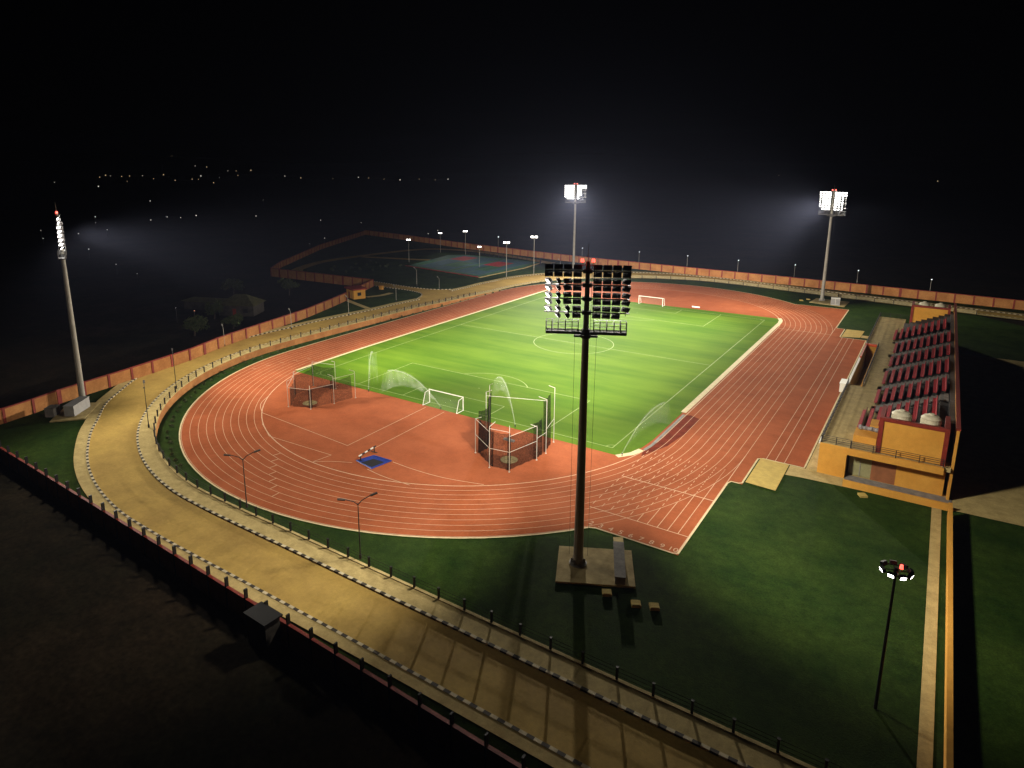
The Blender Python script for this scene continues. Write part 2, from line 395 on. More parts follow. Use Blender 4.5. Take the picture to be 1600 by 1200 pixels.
# ------------------------------------------------------------------ running track
R0, LN = 36.5, 1.22; HL = 42.2; RE = R0 + 10 * LN + 0.35
def oval(r, n=48, close=True):
    pts = []
    for i in range(n + 1):
        a = PI + PI * i / n; pts.append((r * math.cos(a), -HL + r * math.sin(a)))
    for i in range(1, 20): pts.append((r, -HL + 2 * HL * i / 20))
    for i in range(n + 1):
        a = PI * i / n; pts.append((r * math.cos(a), HL + r * math.sin(a)))
    for i in range(1, 20): pts.append((-r, HL - 2 * HL * i / 20))
    return pts + ([pts[0]] if close else [])
xa = math.sqrt(RE ** 2 - (72.2 - HL) ** 2)
outl = []
for p in oval(RE, close=False):
    if p[0] > 0 and ((p[1] < -HL and p[0] > xa) or (-HL <= p[1] <= HL) or (p[1] > HL and p[0] > 35.5)): continue
    outl.append(p)
k = max(i for i, p in enumerate(outl) if p[1] < -HL and p[0] > 0)
chute = [(xa, -72.2), (48.9, -72.2), (48.9, -51.4), (50.5, -51.4), (50.5, -41.6), (56.5, -41.6), (56.5, 41.2), (50.9, 41.2), (50.9, 50.9), (48.9, 50.9), (48.9, 77.4), (36.4, 77.4)]
outl = outl[:k + 1] + chute + outl[k + 1:]
struct(sheet('running_track', outl, M['track'], z=0.0, off=0.01, bow=True))
def ribbon(mb, pts, w, z, bow=True, dash=None):
    if bow: pts = [bulge(*p) for p in pts]
    A = offset(pts, w / 2); B = offset(pts, -w / 2)
    for i, (a, b, c, d) in enumerate(zip(A, B, B[1:], A[1:])):
        if dash and i % 2: continue
        mb.quad(*[(p[0], p[1], z) for p in (a, b, c, d)])
    return mb
# concrete edging round the red surface
e = outl + [outl[0]]
mb = MB(); ribbon(mb, offset([p for p in resample(e, 0.9)], -0.10), 0.22, 0.022); struct(mb.build('track_edging', M['kerbline']))
lm = MB(); ZL = 0.020
ribbon(lm, oval(R0, 60), 0.15, ZL)
for k in range(1, 11): ribbon(lm, oval(R0 + LN * k, 60), 0.07, ZL + 0.0004 * k)
zz = ZL + 0.006
def seg(a, b, w=0.085, n=1, dash=None, z=zz):
    pts = [(a[0] + (b[0] - a[0]) * i / n, a[1] + (b[1] - a[1]) * i / n) for i in range(n + 1)]; ribbon(lm, pts, w, z, True, dash)
# sprint chute: lane lines prolonged to the start
for k in range(0, 11):
    x = R0 + LN * k
    yb = -68.0 if k < 10 else -72.0
    yo = -HL - math.sqrt(max(0, (R0 + LN * 10) ** 2 - x * x))      # outermost lane of the bend
    if k < 10: seg((x, -HL - 6), (x, max(yb, yo)), 0.085, 22, True, zz + 0.0004 * k)
    if yo > yb: seg((x, yo), (x, yb), 0.085, 1, None, zz + 0.0004 * k)
seg((R0, -68.0), (48.7, -68.0), 0.12, z=zz + .008); seg((R0, -58.0), (48.7, -58.0), 0.16, z=zz + .008)
seg((48.7, -72.1), (48.7, -HL), 0.1, z=zz + .009); seg((xa + 0.2, -72.05), (48.7, -72.05), 0.1, z=zz + .009)
for k in range(0, 11):
    x = R0 + LN * k
    seg((x, HL), (x, HL + 1.5), z=zz + 0.0004 * k)
seg((R0, HL + 0.1), (48.7, HL + 0.1), 0.14, z=zz + .008)     # finish line
seg((48.7, 41.5), (48.7, 77.0), 0.12, z=zz + .009)
for x in (51.4, 52.6, 53.8): seg((x, -41.4), (x, 41.0), 0.085, z=zz + .009)   # horizontal-jump runways
for k in range(7):     # staggers in the near bend
    a = math.radians(258.5 + 2.35 * k); r = R0 + LN * (k + 1)
    seg((r * math.cos(a), -HL + r * math.sin(a)), ((r + LN) * math.cos(a), -HL + (r + LN) * math.sin(a)), 0.12, z=zz + .010)
for k in range(5):
    a = math.radians(196 - 3.4 * k); r = R0 + LN * (8 - 1.3 * k)
    seg((r * math.cos(a), -HL + r * math.sin(a)), ((r + LN) * math.cos(a), -HL + (r + LN) * math.sin(a)), 0.10, z=zz + .010)
# D-zone: javelin runway, boxes, steeplechase bend
seg((-1.4, -71.8), (-1.9, -52.6), 0.10, z=zz + .011); seg((2.6, -71.3), (2.1, -52.6), 0.10, z=zz + .011)
seg((-1.4, -71.8), (-23.2, -70.3), 0.10, z=zz + .012); seg((-0.9, -75.5), (-14.0, -76.1), 0.09, z=zz + .012)
seg((-14.0, -76.1), (-19.2, -73.4), 0.09, z=zz + .012); seg((-0.9, -75.5), (-1.4, -78.5), 0.09, z=zz + .012)
ribbon(lm, smooth_path([(8.0, -72.2), (12, -72.35), (17, -72.0), (22.5, -70.6)], 1.0), 0.10, zz + .013)
ribbon(lm, smooth_path([(6.6, -75.9), (10, -76.3), (14.5, -76.2)], 1.0), 0.10, zz + .013)
ribbon(lm, smooth_path([(3.4, -75.6), (0.8, -76.9), (-1.4, -78.5)], 1.0), 0.09, zz + .013)
ribbon(lm, smooth_path([(-29.5, -63.5), (-27, -67.6), (-23.2, -70.3)], 1.0), 0.10, zz + .013)
struct(lm.build('track_markings', M['line']))
# lane numbers at the start of the chute
for k in range(1, 11):
    cu = bpy.data.curves.new('lane_number', 'FONT'); cu.body = str(k); cu.size = 1.15; cu.align_x = 'CENTER'; cu.resolution_u = 3
    t = bpy.data.objects.new('tmp', cu); C.objects.link(t)
    me = bpy.data.meshes.new_from_object(t.evaluated_get(bpy.context.evaluated_depsgraph_get())); C.objects.unlink(t); bpy.data.objects.remove(t)
    me.materials.clear(); me.materials.append(M['line'])
    o = bpy.data.objects.new('lane_number', me); C.objects.link(o); struct(o)
    o.location = (R0 + LN * (k - 0.5), -71.75, 0.034)
struct(sheet('damp_patch', [(35.9, -49), (36.3, -50.5), (38.2, -45), (39.0, -38), (39.0, -31.5), (37.2, -30.6), (36.5, -31), (36.4, -40)], mat('damp_rubber', (0.13, 0.020, 0.008), 0.9, 0.25, 0.6, spec=0.04), z=0.0145))
# pitch
pitch_outline = [(-36.3, -51.6), (33.6, -52.3), (34.6, -50.6), (35.3, -47.5), (35.6, -44), (35.6, 48.2), (35.0, 52.0), (34.0, 54.0), (-36.0, 52.2)]
pl = [(-36.3, y) for y in range(50, -51, -6)]
struct(sheet('football_pitch', pitch_outline + pl, M['pitch'], z=0.028, bow=True))
# cream drain kerbs either side of the pitch
mb = MB()
ribbon(mb, [(-36.6, y) for y in range(-51, 63, 3)], 0.75, 0.05)
for pts in ([(35.75, y) for y in range(-30, 50, 4)] + [(35.75, 49), (35.4, 52), (34.6, 54.4)], [(33.4, -52.6), (34.9, -50.6), (35.5, -48.5)]): ribbon(mb, pts, 0.95, 0.05, False)
struct(mb.build('drain_kerb', M['kerbline']))
mb = MB(); ribbon(mb, [(35.9, -48.3), (36.2, -46), (36.2, -43), (36.2, -40), (36.2, -37), (36.2, -34), (36.2, -31)], 0.5, 0.05, False); struct(mb.build('drain_kerb', M['tread']))
pm = MB(); ZP = 0.036; PX, PY = 31.7, 50.2
def pseg(a, b, z=ZP): ribbon(pm, [(a[0] + (b[0] - a[0]) * i / 12, a[1] + (b[1] - a[1]) * i / 12) for i in range(13)], 0.15, z)
pseg((-PX, -PY), (-PX, PY)); pseg((PX, -PY), (PX, PY))
for s in (-1, 1):
    pseg((-PX, s * PY), (PX, s * PY), ZP + .001)
    for hw, dp in ((20.16, 16.5), (9.16, 5.5)):
        pseg((-hw, s * PY), (-hw, s * (PY - dp)), ZP + .002); pseg((hw, s * PY), (hw, s * (PY - dp)), ZP + .002); pseg((-hw, s * (PY - dp)), (hw, s * (PY - dp)), ZP + .003)
    a0 = math.acos(5.5 / 9.15)
    ribbon(pm, [(9.15 * math.sin(-a0 + 2 * a0 * i / 20), s * (PY - 11 - 9.15 * math.cos(-a0 + 2 * a0 * i / 20))) for i in range(21)], 0.15, ZP + .004)
    pm.disc((0, s * (PY - 11), ZP + .004), 0.15, 12)
    for sx in (-1, 1): ribbon(pm, [(sx * (PX - math.cos(PI / 2 * i / 8)), s * (PY - math.sin(PI / 2 * i / 8))) for i in range(9)], 0.13, ZP + .004)
pseg((-PX, 0), (PX, 0), ZP + .001)
ribbon(pm, [(9.15 * math.cos(2 * PI * i / 64), 9.15 * math.sin(2 * PI * i / 64)) for i in range(65)], 0.15, ZP + .005); pm.disc((0, 0, ZP + .006), 0.18, 12)
struct(pm.build('pitch_markings', M['turf_line']))
# sand pits, aprons, paths by the stand
struct(sheet('sand_pit', [(50.7, -50.6), (54.5, -50.9), (54.5, -41.8), (50.7, -41.7)], M['sand'], z=0.09))
struct(sheet('sand_pit', [(51.1, 41.4), (55.0, 43.0), (55.2, 50.9), (51.2, 50.6)], M['sand'], z=0.09))
struct(sheet('stand_apron', [(54.6, -45.2), (56.5, -44.9), (74.0, -44.0), (90, -43.5), (90, 40), (58.4, 40), (57.6, 66), (56.6, 66), (56.6, -41.7), (54.6, -41.7)], M['walk'], z=0.035))
struct(sheet('stand_apron', [(55.1, 43.2), (56.6, 43.2), (56.6, 46), (55.1, 46)], M['walk'], z=0.031))
struct(sheet('narrow_path', [(71.2, -44.2), (72.2, -44.2), (72.1, -106), (71.2, -106)], M['walk'], z=0.02))

# ------------------------------------------------------------------ retaining wall, fences, boundary walls
iR = at((-50.2, 47))
A = OUT(0.0)[:iR]; B = OUT(0.25)[:iR]
t = thing('retaining_wall', 'low orange retaining wall between the green verge and the raised walkway', 'wall')
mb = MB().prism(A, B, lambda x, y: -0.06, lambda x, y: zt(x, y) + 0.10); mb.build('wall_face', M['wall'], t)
P = OUT(-0.03)[:iR]; Q = OUT(0.30)[:iR]
MB().prism(P, Q, lambda x, y: zt(x, y) + 0.10, lambda x, y: zt(x, y) + 0.20).build('coping', M['conc'], t)
def rail_fence(label, pts, name='railing', gap=3.0, h=1.05, post=(0.17, 0.17), z=zt, mats=('black', 'dark'), rails=(0.35, 0.68, 1.0), cat='railing', rr=0.018):
    t = thing(name, label, cat)
    P = resample(pts, gap)
    for x, y in P:
        pm_ = MB().box((0, 0, h / 2), (post[0], post[1], h)).box((0, 0, h + 0.03), (post[0] + 0.06, post[1] + 0.06, 0.06))
        pm_.build('post', M[mats[0]], t, (x, y, z(x, y)))
    mb = MB()
    for hh in rails:
        for a, b in zip(P, P[1:]): mb.tube((a[0], a[1], z(*a) + hh * h), (b[0], b[1], z(*b) + hh * h), rr, rr, 5)
    mb.build('rails', M[mats[1]], t)
    return t
zf = lambda x, y: zt(x, y) + 0.2
F = OUT(0.13)
i1 = at((-50.95, 33)); i0 = at((-30, -84.5))
rail_fence('black post and rail fence along the walkway below the near bend', F[at((75, -93.9)):i0 + 1], z=zf)
rail_fence('post and rail fence above the orange retaining wall on the left straight', F[i0 + 3:i1], z=zf)
F2 = OUT(0.3)
rail_fence('low pale post and rail fence round the far bend', F2[at((-24, 92)):at((80, 88.5))], gap=5.0, h=0.95, z=lambda x, y: zt(x, y) + .13, mats=('dark', 'kerbline'), rr=0.06)

def boundary(label, pts, step=4.6, h=2.3, flip=1, down=0.2, z=zt):
    t = thing('boundary_wall', label, 'wall')
    P = resample(pts, step)
    A = offset(P, 0.1); B = offset(P, -0.1)
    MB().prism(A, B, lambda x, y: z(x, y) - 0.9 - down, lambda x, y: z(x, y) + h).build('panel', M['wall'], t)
    A = offset(P, 0.17); B = offset(P, -0.17)
    MB().prism(A, B, lambda x, y: z(x, y) + h, lambda x, y: z(x, y) + h + 0.2).build('coping', M['maroon'], t)
    for i, p in enumerate(P):
        a = P[max(0, i - 1)]; b = P[min(len(P) - 1, i + 1)]; rz = math.atan2(b[1] - a[1], b[0] - a[0])
        w = 0.75 if i % 7 == 3 else 0.42
        MB().box((0, 0, h / 2 - 0.4), (w, 0.44, h + 1.25), rz).build('post', M['maroon'], t, (p[0], p[1], z(*p)))
    return t
boundary('orange panelled boundary wall with maroon posts behind the left floodlight mast', BWALL)
boundary('short orange wall run beyond the guard hut', BWALL2)
boundary('dark back side of the compound wall left of the guard hut', CORNER, h=2.2)
boundary('dim orange wall along the far left edge of the court compound', OUTER)
boundary('long orange panelled wall across the far side of the ground', BACK, h=2.6, step=4.7)
def wall_near():
    t = thing('boundary_wall', 'unlit boundary wall with black posts along the near side of the road', 'wall')
    P = resample(NEAR, 3.0)
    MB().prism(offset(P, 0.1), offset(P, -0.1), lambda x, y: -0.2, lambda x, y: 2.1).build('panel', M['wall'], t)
    MB().prism(offset(P, 0.16), offset(P, -0.16), lambda x, y: 2.1, lambda x, y: 2.25).build('coping', M['maroon'], t)
    for i, p in enumerate(P): MB().box((0, 0, 1.55), (0.15, 0.34, 3.3)).build('post', M['black'], t, (p[0], p[1], 0))
wall_near()

# ------------------------------------------------------------------ floodlight masts
def tri_mesh(name, mb, mats):
    o = mb.build(name, mats); return o
def lamp_head_mesh():
    mb = MB()
    mb.span(-0.38, 0.38, -0.16, 0.12, -0.225, 0.225)                       # housing
    for x in (-0.24, -0.08, 0.08, 0.24): mb.span(x - 0.02, x + 0.02, -0.24, -0.155, -0.18, 0.18)   # cooling fins
    for x in (-0.39, 0.39): mb.span(x - 0.015, x + 0.015, -0.05, 0.05, -0.27, 0.27)                # yoke
    mb.quad((-0.345, 0.125, -0.195), (0.345, 0.125, -0.195), (0.345, 0.125, 0.195), (-0.345, 0.125, 0.195), 1)
    me_o = mb.build('floodlight', [M['dark'], M['lamp']]); me = me_o.data; bpy.data.objects.remove(me_o); return me
HEAD = lamp_head_mesh()
AIM = [0, -46.0]
def build_mast():
    t = thing('floodlight_mast', '', 'floodlight mast', group='floodlight masts at the corners of the ground')
    mb = MB(); zs = [(0, 0.52), (8, 0.46), (16, 0.40), (25.2, 0.33)]
    for (a, ra), (b, rb) in zip(zs, zs[1:]): mb.tube((0, 0, a), (0, 0, b), ra, rb, 14)
    mb.tube((0, 0, 25.2), (0, 0, 32.3), 0.30, 0.20, 12)
    mb.build('pole', M['steel'], t, smooth=False)
    mb = MB().tube((0, 0, 0.0), (0, 0, 0.08), 0.95, 0.95, 16)
    for i in range(8): mb.box((0.62 * math.cos(i * PI / 4), 0.62 * math.sin(i * PI / 4), 0.3), (0.3, 0.04, 0.5), i * PI / 4)
    for i in range(12): mb.tube((0.82 * math.cos(i * PI / 6), 0.82 * math.sin(i * PI / 6), 0.08), (0.82 * math.cos(i * PI / 6), 0.82 * math.sin(i * PI / 6), 0.2), 0.035, 0.035, 6)
    mb.build('base_flange', M['steel'], t)
    zp = 25.35
    # collar and platform
    MB().span(-1.15, 1.15, -0.5, 0.5, zp - 0.45, zp - 0.25).tube((0, 0, zp - 0.6), (0, 0, zp + 0.3), 0.50, 0.44, 12).build('collar', M['pipe'], t)
    mb = MB()
    for s in (-1, 1):
        mb.span(min(s * 0.45, s * 3.9), max(s * 0.45, s * 3.9), -0.45, 0.45, zp - 0.1, zp)
        mb.span(min(s * 0.45, s * 3.9), max(s * 0.45, s * 3.9), -0.5, -0.45, zp - 0.16, zp + 0.1)
        mb.span(min(s * 0.45, s * 3.9), max(s * 0.45, s * 3.9), 0.45, 0.5, zp - 0.16, zp + 0.1)
    mb.build('platform', M['pipe'], t)
    for s in (-1, 1):
        mb = MB()
        for y in (-0.48, 0.48):
            for i, x in enumerate((0.75, 1.35, 2.0, 2.7, 3.3, 3.88)): mb.tube((s * x, y, zp), (s * x, y, zp + 1.12), 0.035 if i % 2 else 0.05, None, 5)
            for hh in (0.38, 0.75, 1.1): mb.tube((s * 0.75, y, zp + hh), (s * 3.88, y, zp + hh), 0.028, None, 5)
        for hh in (0.55, 1.1): mb.tube((s * 3.88, -0.48, zp + hh), (s * 3.88, 0.48, zp + hh), 0.028, None, 5)
        mb.build('railing', M['pipe'], t)
    # ladder up the head frame
    mb = MB()
    for x in (0.42, 0.72): mb.tube((x, -0.15, zp), (x, -0.15, 31.8), 0.02, None, 5)
    for i in range(20): mb.tube((0.42, -0.15, zp + 0.3 * i), (0.72, -0.15, zp + 0.3 * i), 0.015, None, 4)
    mb.build('ladder', M['steel'], t)
    rows = [31.35, 30.0, 28.65, 27.3]
    cols = [-3.72, -2.80, -1.88, -0.96, 0.96, 1.88, 2.80, 3.72]
    yaw = {0: [8, 4, 0, 0, 0, 0, -4, -14], 1: [118, 98, 30, 4, 0, -4, -12, -40], 2: [118, 96, 14, 0, 0, 0, -12, -42], 3: [122, 104, 94, 8, 0, -6, -18, -44]}
    for ri, z in enumerate(rows):
        mb = MB().tube((-4.1, 0, z), (4.1, 0, z), 0.075, None, 8).box((0, 0, z), (0.9, 0.7, 0.34))
        for x in cols: mb.tube((x, 0.02, z - 0.3), (x, 0.02, z + 0.3), 0.03, None, 5)
        mb.build('crossarm', M['pipe'], t)
        for ci, x in enumerate(cols):
            for s in (1, -1):
                if ri == 3 and s == -1 and ci in (0, 7): continue
                o = bpy.data.objects.new('floodlight', HEAD); C.objects.link(o); o.parent = t
                o.location = (x, 0.10, z + s * 0.345)
                o.rotation_euler = (Matrix.Rotation(math.radians(yaw[ri][ci]), 4, 'Z') @ Matrix.Rotation(math.radians(-30 - 2.5 * ri), 4, 'X')).to_euler()
    for x in (-0.55, 0.5):
        o = MB().tube((0, 0, -0.42), (0, 0, 0), 0.03, None, 6).tube((0, 0, 0), (0, 0, 0.30), 0.17, 0.13, 10, 1).build('beacon', [M['steel'], M['red']], t, (x, 0, 32.25))
    MB().tube((-0.6, 0, 31.9), (0.6, 0, 31.9), 0.04, None, 6).build('beacon_bracket', M['steel'], t)
    MB().tube((0, 0, 32.2), (0, 0, 34.0), 0.035, 0.015, 6).build('lightning_rod', M['steel'], t)
    for s in (-1, 1): MB().tube((s * 1.05, -0.1, zp - 0.4), (s * 0.95, -0.1, 1.0), 0.018, None, 4).build('winch_cable', M['black'], t)
    return t
def aim_rz(p, q): return math.atan2(-(q[0] - p[0]), q[1] - p[1])
mast0 = build_mast()
MASTS = [((40.76, -79.77, 0.18), (2, 0), 0.99, 'nearest floodlight mast, black against the pitch, on a square paved pad'),
         ((40.34, 87.3, 0.1), (0, 0), 1.03, 'lit floodlight mast behind the far end of the stand, right of the pitch'),
         ((-52.6, 103.6, 0.1), (0, 0), 1.03, 'brilliant floodlight mast at the far side, seen behind the nearest mast'),
         ((-50.3, -86.4, 1.2), (-11, -5), 1.00, 'leftmost floodlight mast seen edge on, beside the curve of the road')]
for i, (p, q, sc, lb) in enumerate(MASTS):
    rz = aim_rz(p, q)
    if i == 0: mast0.location = p; mast0.rotation_euler = (0, 0, rz); mast0.scale = (sc,) * 3; mast0['label'] = lb; m_ = mast0
    else: m_ = dup(mast0, p, rz, lb, sc)
    d = Vector((q[0] - p[0], q[1] - p[1], 0)).normalized()
    lf = Vector((-d.y, d.x, 0))
    for hd, dist, pw, ang in ((d, 42, 0.10, 108), (d, 90, 0.40, 90), (d, 128, 2.7, 50), ((lf + d * 0.25).normalized(), 40, (0.15, 0.085, 0.03, 0.02)[i], 104), ((d * 0.3 - lf).normalized(), 44, (0.19, 0.06, 0.04, 0.11)[i], 100)):
        L = bpy.data.lights.new('floodlight_beam', 'SPOT'); L.energy = SPOT_W * pw; L.color = (1.0, 0.93, 0.79)
        L.spot_size = math.radians(ang); L.spot_blend = 1.0 if dist == 128 else 0.75; L.shadow_soft_size = 1.6
        lo = bpy.data.objects.new('floodlight_beam', L); C.objects.link(lo)
        src = Vector(p) + hd * (1.6 if hd == d else 4.9) + Vector((0, 0, 29.2 * sc)); tgt = Vector((p[0], p[1], 0)) + hd * dist
        lo.location = src; lo.rotation_euler = (tgt - src).to_track_quat('-Z', 'Y').to_euler()

# pads and cabinets at the masts
struct(MB().prism([(37.6, -78.0), (44.5, -74.4)], [(40.3, -83.9), (47.3, -80.2)], lambda x, y: -0.05, lambda x, y: 0.18).build('paved_pad', M['conc']))
struct(sheet('pad_path', [(42.9, -75.3), (43.9, -74.8), (42.6, -72.2), (41.7, -72.8)], M['conc'], z=0.05))
struct(MB().prism([(37.6, 82.6), (47.2, 80.6)], [(38.4, 90.4), (47.6, 89.6)], lambda x, y: -0.05, lambda x, y: 0.1).build('paved_pad', M['conc']))
struct(MB().prism([(-41.6, -90.2), (-44.9, -94.0)], [(-47.2, -85.0), (-51.0, -88.4)], lambda x, y: 0.5, lambda x, y: 1.42).build('paved_pad', M['conc']))
def cabinet(label, loc, sz, rz, m, group='control cabinets beside the masts'):
    t = thing('control_cabinet', label, 'cabinet', loc, rz, group)
    MB().box((0, 0, sz[2] / 2 + 0.1), sz).build('body', m, t)
    MB().box((0, 0, 0.05), (sz[0] * 0.9, sz[1] * 0.9, 0.1)).build('plinth', M['tread'], t)
    MB().box((0, 0, sz[2] + 0.13), (sz[0] + 0.12, sz[1] + 0.12, 0.06)).build('lid', m, t)
    n = max(2, int(sz[0] / 1.1))
    for i in range(n): MB().box((sz[0] * ((i + .5) / n - .5), -sz[1] / 2 - 0.012, sz[2] / 2 + 0.1), (sz[0] / n - 0.08, 0.02, sz[2] - 0.2)).build('door', M['grey'], t)
    return t
cabinet('long grey cabinet lying across the pad of the nearest mast', (44.6, -78.0, 0.18), (6.4, 1.0, 0.8), math.atan2(5.4, -2.5), M['tread'])
cabinet('broad grey cabinet in front of the leftmost mast', (-45.6, -89.4, 1.42), (4.6, 1.6, 1.7), math.atan2(5.0, -3.6) + PI, M['grey'])
cabinet('smaller pale cabinet left of the broad grey one by the road', (-47.6, -92.3, 1.25), (1.8, 1.4, 1.4), math.atan2(5.0, -3.6) + PI, M['tread'])
cabinet('pale metal cabinet on the pad of the far right mast', (44.6, 82.4, 0.1), (2.4, 1.8, 2.0), 0.1, M['white'])
for (x, y, lb) in ((45.3, -82.6, 'yellow concrete cover nearest the pad of the nearest mast'), (48.3, -82.6, 'middle one of three small yellow concrete covers in the dark grass'), (49.9, -82.0, 'rightmost of three small yellow concrete covers in the dark grass'),
                   (63.9, -46.0, 'small orange box on the grass before the end of the stand'), (35.1, 84.0, 'small pale cover on the grass left of the far right mast'), (36.6, 87.0, 'second small pale cover, nearer the far right mast pole')):
    o = MB().span(-0.45, 0.45, -0.45, 0.45, -0.05, 0.22).span(-0.38, 0.38, -0.38, 0.38, 0.22, 0.27).build('chamber_cover', M['sand'], None, (x, y, 0)); o.rotation_euler.z = 0.5
    tag(o, lb, 'chamber cover', 'chamber covers in the grass')

# ------------------------------------------------------------------ street lamps
def street_lamp(arms, h):
    t = thing('street_lamp', '', 'street lamp', group='street lamps along the road')
    MB().tube((0, 0, 0), (0, 0, h * 0.9), 0.07, 0.045, 8).build('pole', M['steel'] if arms == 1 else M['dark'], t)
    MB().tube((0, 0, 0), (0, 0, 0.5), 0.14, 0.13, 8).build('base', M['dark'], t)
    for s in ((1,) if arms == 1 else (1, -1)):
        MB().path([(0, 0, h * 0.88), (s * 0.4, 0, h * 0.94), (s * 1.3, 0, h)], 0.045, 6).build('arm', M['steel'] if arms == 1 else M['dark'], t)
        MB().box((s * 1.65, 0, h + 0.05), (0.75, 0.26, 0.12), mtx=Matrix.Rotation(-s * 0.25, 3, 'Y')).build('lamp_head', M['steel'] if arms == 1 else M['dark'], t)
    return t
d0 = street_lamp(2, 6.9)
DL = [((4.1, -93.5), 1.05, 'dark two-armed lamp left of the other on the near fence, against the red lanes'), ((22.7, -93.5), 1.02, 'dark two-armed lamp nearest the camera on the near fence'),
      ((-29.4, -86.5), 1.0, 'thin dark lamp post against the road at the inner turn of the bend'), ((-43.0, -73.6), 1.03, 'thin lamp post on the fence above the orange retaining wall')]
for i, ((x, y), sc, lb) in enumerate(DL):
    rz = math.atan2(y + HL, x) + 0.0
    if i == 0: d0.location = (x, y, zf(x, y)); d0.rotation_euler.z = 0.95; d0['label'] = lb
    else: dup(d0, (x, y, zf(x, y)), 0.95 if i == 1 else math.radians(151), lb)
s0 = street_lamp(1, 4.6)
SL = [((-61.6, -50.6), 1.0, 0.9, 'pale bent lamp post on the verge just left of the widest road bend'), ((-61.6, -31.7), 1.05, 0.9, 'pale lamp post on the verge midway along the left boundary wall'),
      ((-61.0, -12.8), 1.1, 0.9, 'pale lamp post on the verge before the guard hut'), ((-63.4, 9.0), 1.0, 0.9, 'pale lamp post on the lawn right of the guard hut'),
      ((-67.8, 35.4), 0.85, 0.9, 'pale lamp post where the branch road leaves, first from the left'), ((-78.0, 36.0), 1.3, 0.9, 'faint lamp post on the dark lawn above the branch road'), ((-54.6, 96.0), 0.9, 0.9, 'faint lamp post beside the road near the far mast')]
for i, ((x, y), sc, rz, lb) in enumerate(SL):
    z = zt(x, y) - 0.05
    if i == 0: s0.location = (x, y, z); s0.rotation_euler.z = PI - 0.5; s0['label'] = lb
    else: dup(s0, (x, y, z), PI - 0.5, lb, sc)
# small lamps standing outside the far wall
w0 = thing('street_lamp', '', 'street lamp', group='small lamps beyond the far wall')
MB().tube((0, 0, 0), (0, 0, 5.0), 0.08, 0.05, 6).build('pole', M['steel'], w0)
MB().box((0.1, 0, 5.05), (0.5, 0.25, 0.14)).build('lamp_head', M['grey'], w0)
MB().tube((0.05, 0, 4.86), (0.05, 0, 5.10), 0.14, 0.16, 8).build('lens', M['lamp_dim'], w0)
BWL = [((-35.5, 130.2), 'lit lamp beyond the far wall, left of the goal'), ((-14.3, 127.6), 'faint lamp beyond the far wall straight behind the far goal'), ((5.7, 125.7), 'faint lamp beyond the far wall above the far bend'),
       ((25.7, 125.2), 'faint lamp beyond the far wall left of the far right mast'), ((46.1, 123.1), 'faint lamp beyond the far wall right of the far right mast'), ((67.3, 115.4), 'bright little lamp beyond the far wall above the stand'), ((-60.3, 127.0), 'tiny lamp beyond the far wall beside the brilliant mast'), ((-104.2, 127.2), 'tiny lamp beyond the far wall behind the courts')]
for i, ((x, y), lb) in enumerate(BWL):
    if i == 0: w0.location = (x, y, 0); w0['label'] = lb
    else: dup(w0, (x, y, 0), 0.2 * i, lb, 1.5 if i == 7 else 1.05)

# ------------------------------------------------------------------ compound with courts
zc = 0.1
def csheet(name, pts, m, z): return struct(sheet(name, pts, m, z=z))
csheet('court', [(-112, 70.5), (-72, 64.0), (-70, 92), (-72, 110), (-112, 112), (-118, 106)], M['court_green'], 0.13)
csheet('court', [(-108, 72.5), (-90.5, 70.0), (-90.5, 108), (-112, 109)], M['court_blue'], 0.134)
csheet('court', [(-88.5, 69.6), (-73.6, 67.0), (-73.0, 107), (-88.5, 108)], M['court_blue'], 0.134)
csheet('court', [(-101, 80), (-93, 79), (-93, 92), (-101, 92)], M['court_green'], 0.138)
csheet('court', [(-84, 78), (-77, 77), (-77, 92), (-84, 92)], M['court_green'], 0.138)
csheet('court', [(-109.5, 96), (-101.0, 95), (-101, 106), (-109.5, 107)], M['court_red'], 0.142)
csheet('court', [(-87.5, 90), (-79, 89), (-79, 101), (-87.5, 101.5)], M['court_red'], 0.142)
mb = MB()
for a, b in (((-108, 72.5), (-90.5, 70)), ((-90.5, 70), (-90.5, 108)), ((-88.5, 69.6), (-73.6, 67)), ((-73.6, 67), (-73, 107)), ((-88.5, 69.6), (-88.5, 108)), ((-112, 109), (-90.5, 108)), ((-108, 72.5), (-112, 109)), ((-99, 71.2), (-101, 108.5)), ((-81, 68.4), (-81, 107.4))): ribbon(mb, [a, b], 0.18, 0.148, False)
struct(mb.build('court_markings', M['turf_line']))
struct(MB().prism([(-112.6, 69.9), (-71.4, 63.2)], [(-112.4, 70.4), (-71.6, 63.8)], lambda x, y: 0.0, lambda x, y: 0.35).build('court_kerb', M['maroon']))
struct(MB().prism([(-71.2, 63.2), (-69.2, 92), (-71.2, 110.6)], [(-70.3, 63.0), (-68.2, 92), (-70.3, 111)], lambda x, y: 0.0, lambda x, y: 0.25).build('court_kerb', M['conc']))
rail_fence('low dark fence along the far side of the courts', [(-112, 113), (-72, 111.5), (-66, 100)], gap=2.5, h=1.6, z=lambda x, y: 0.1, mats=('dark', 'dark'))
def court_lamp(h):
    t = thing('court_floodlight', '', 'court floodlight', group='floodlights round the courts')
    MB().tube((0, 0, 0), (0, 0, h), 0.11, 0.07, 8).build('pole', M['steel'], t)
    MB().box((0, 0, h), (1.6, 0.12, 0.12)).build('crossbar', M['steel'], t)
    for x in (-0.5, 0.5):
        MB().box((x, 0.0, h + 0.32), (0.75, 0.3, 0.5)).quad((x - .35, -.16, h + .1), (x + .35, -.16, h + .1), (x + .35, -.16, h + .54), (x - .35, -.16, h + .54), 1).build('lamp', [M['grey'], M['lamp_small']], t)
    return t
c0 = court_lamp(9.3)
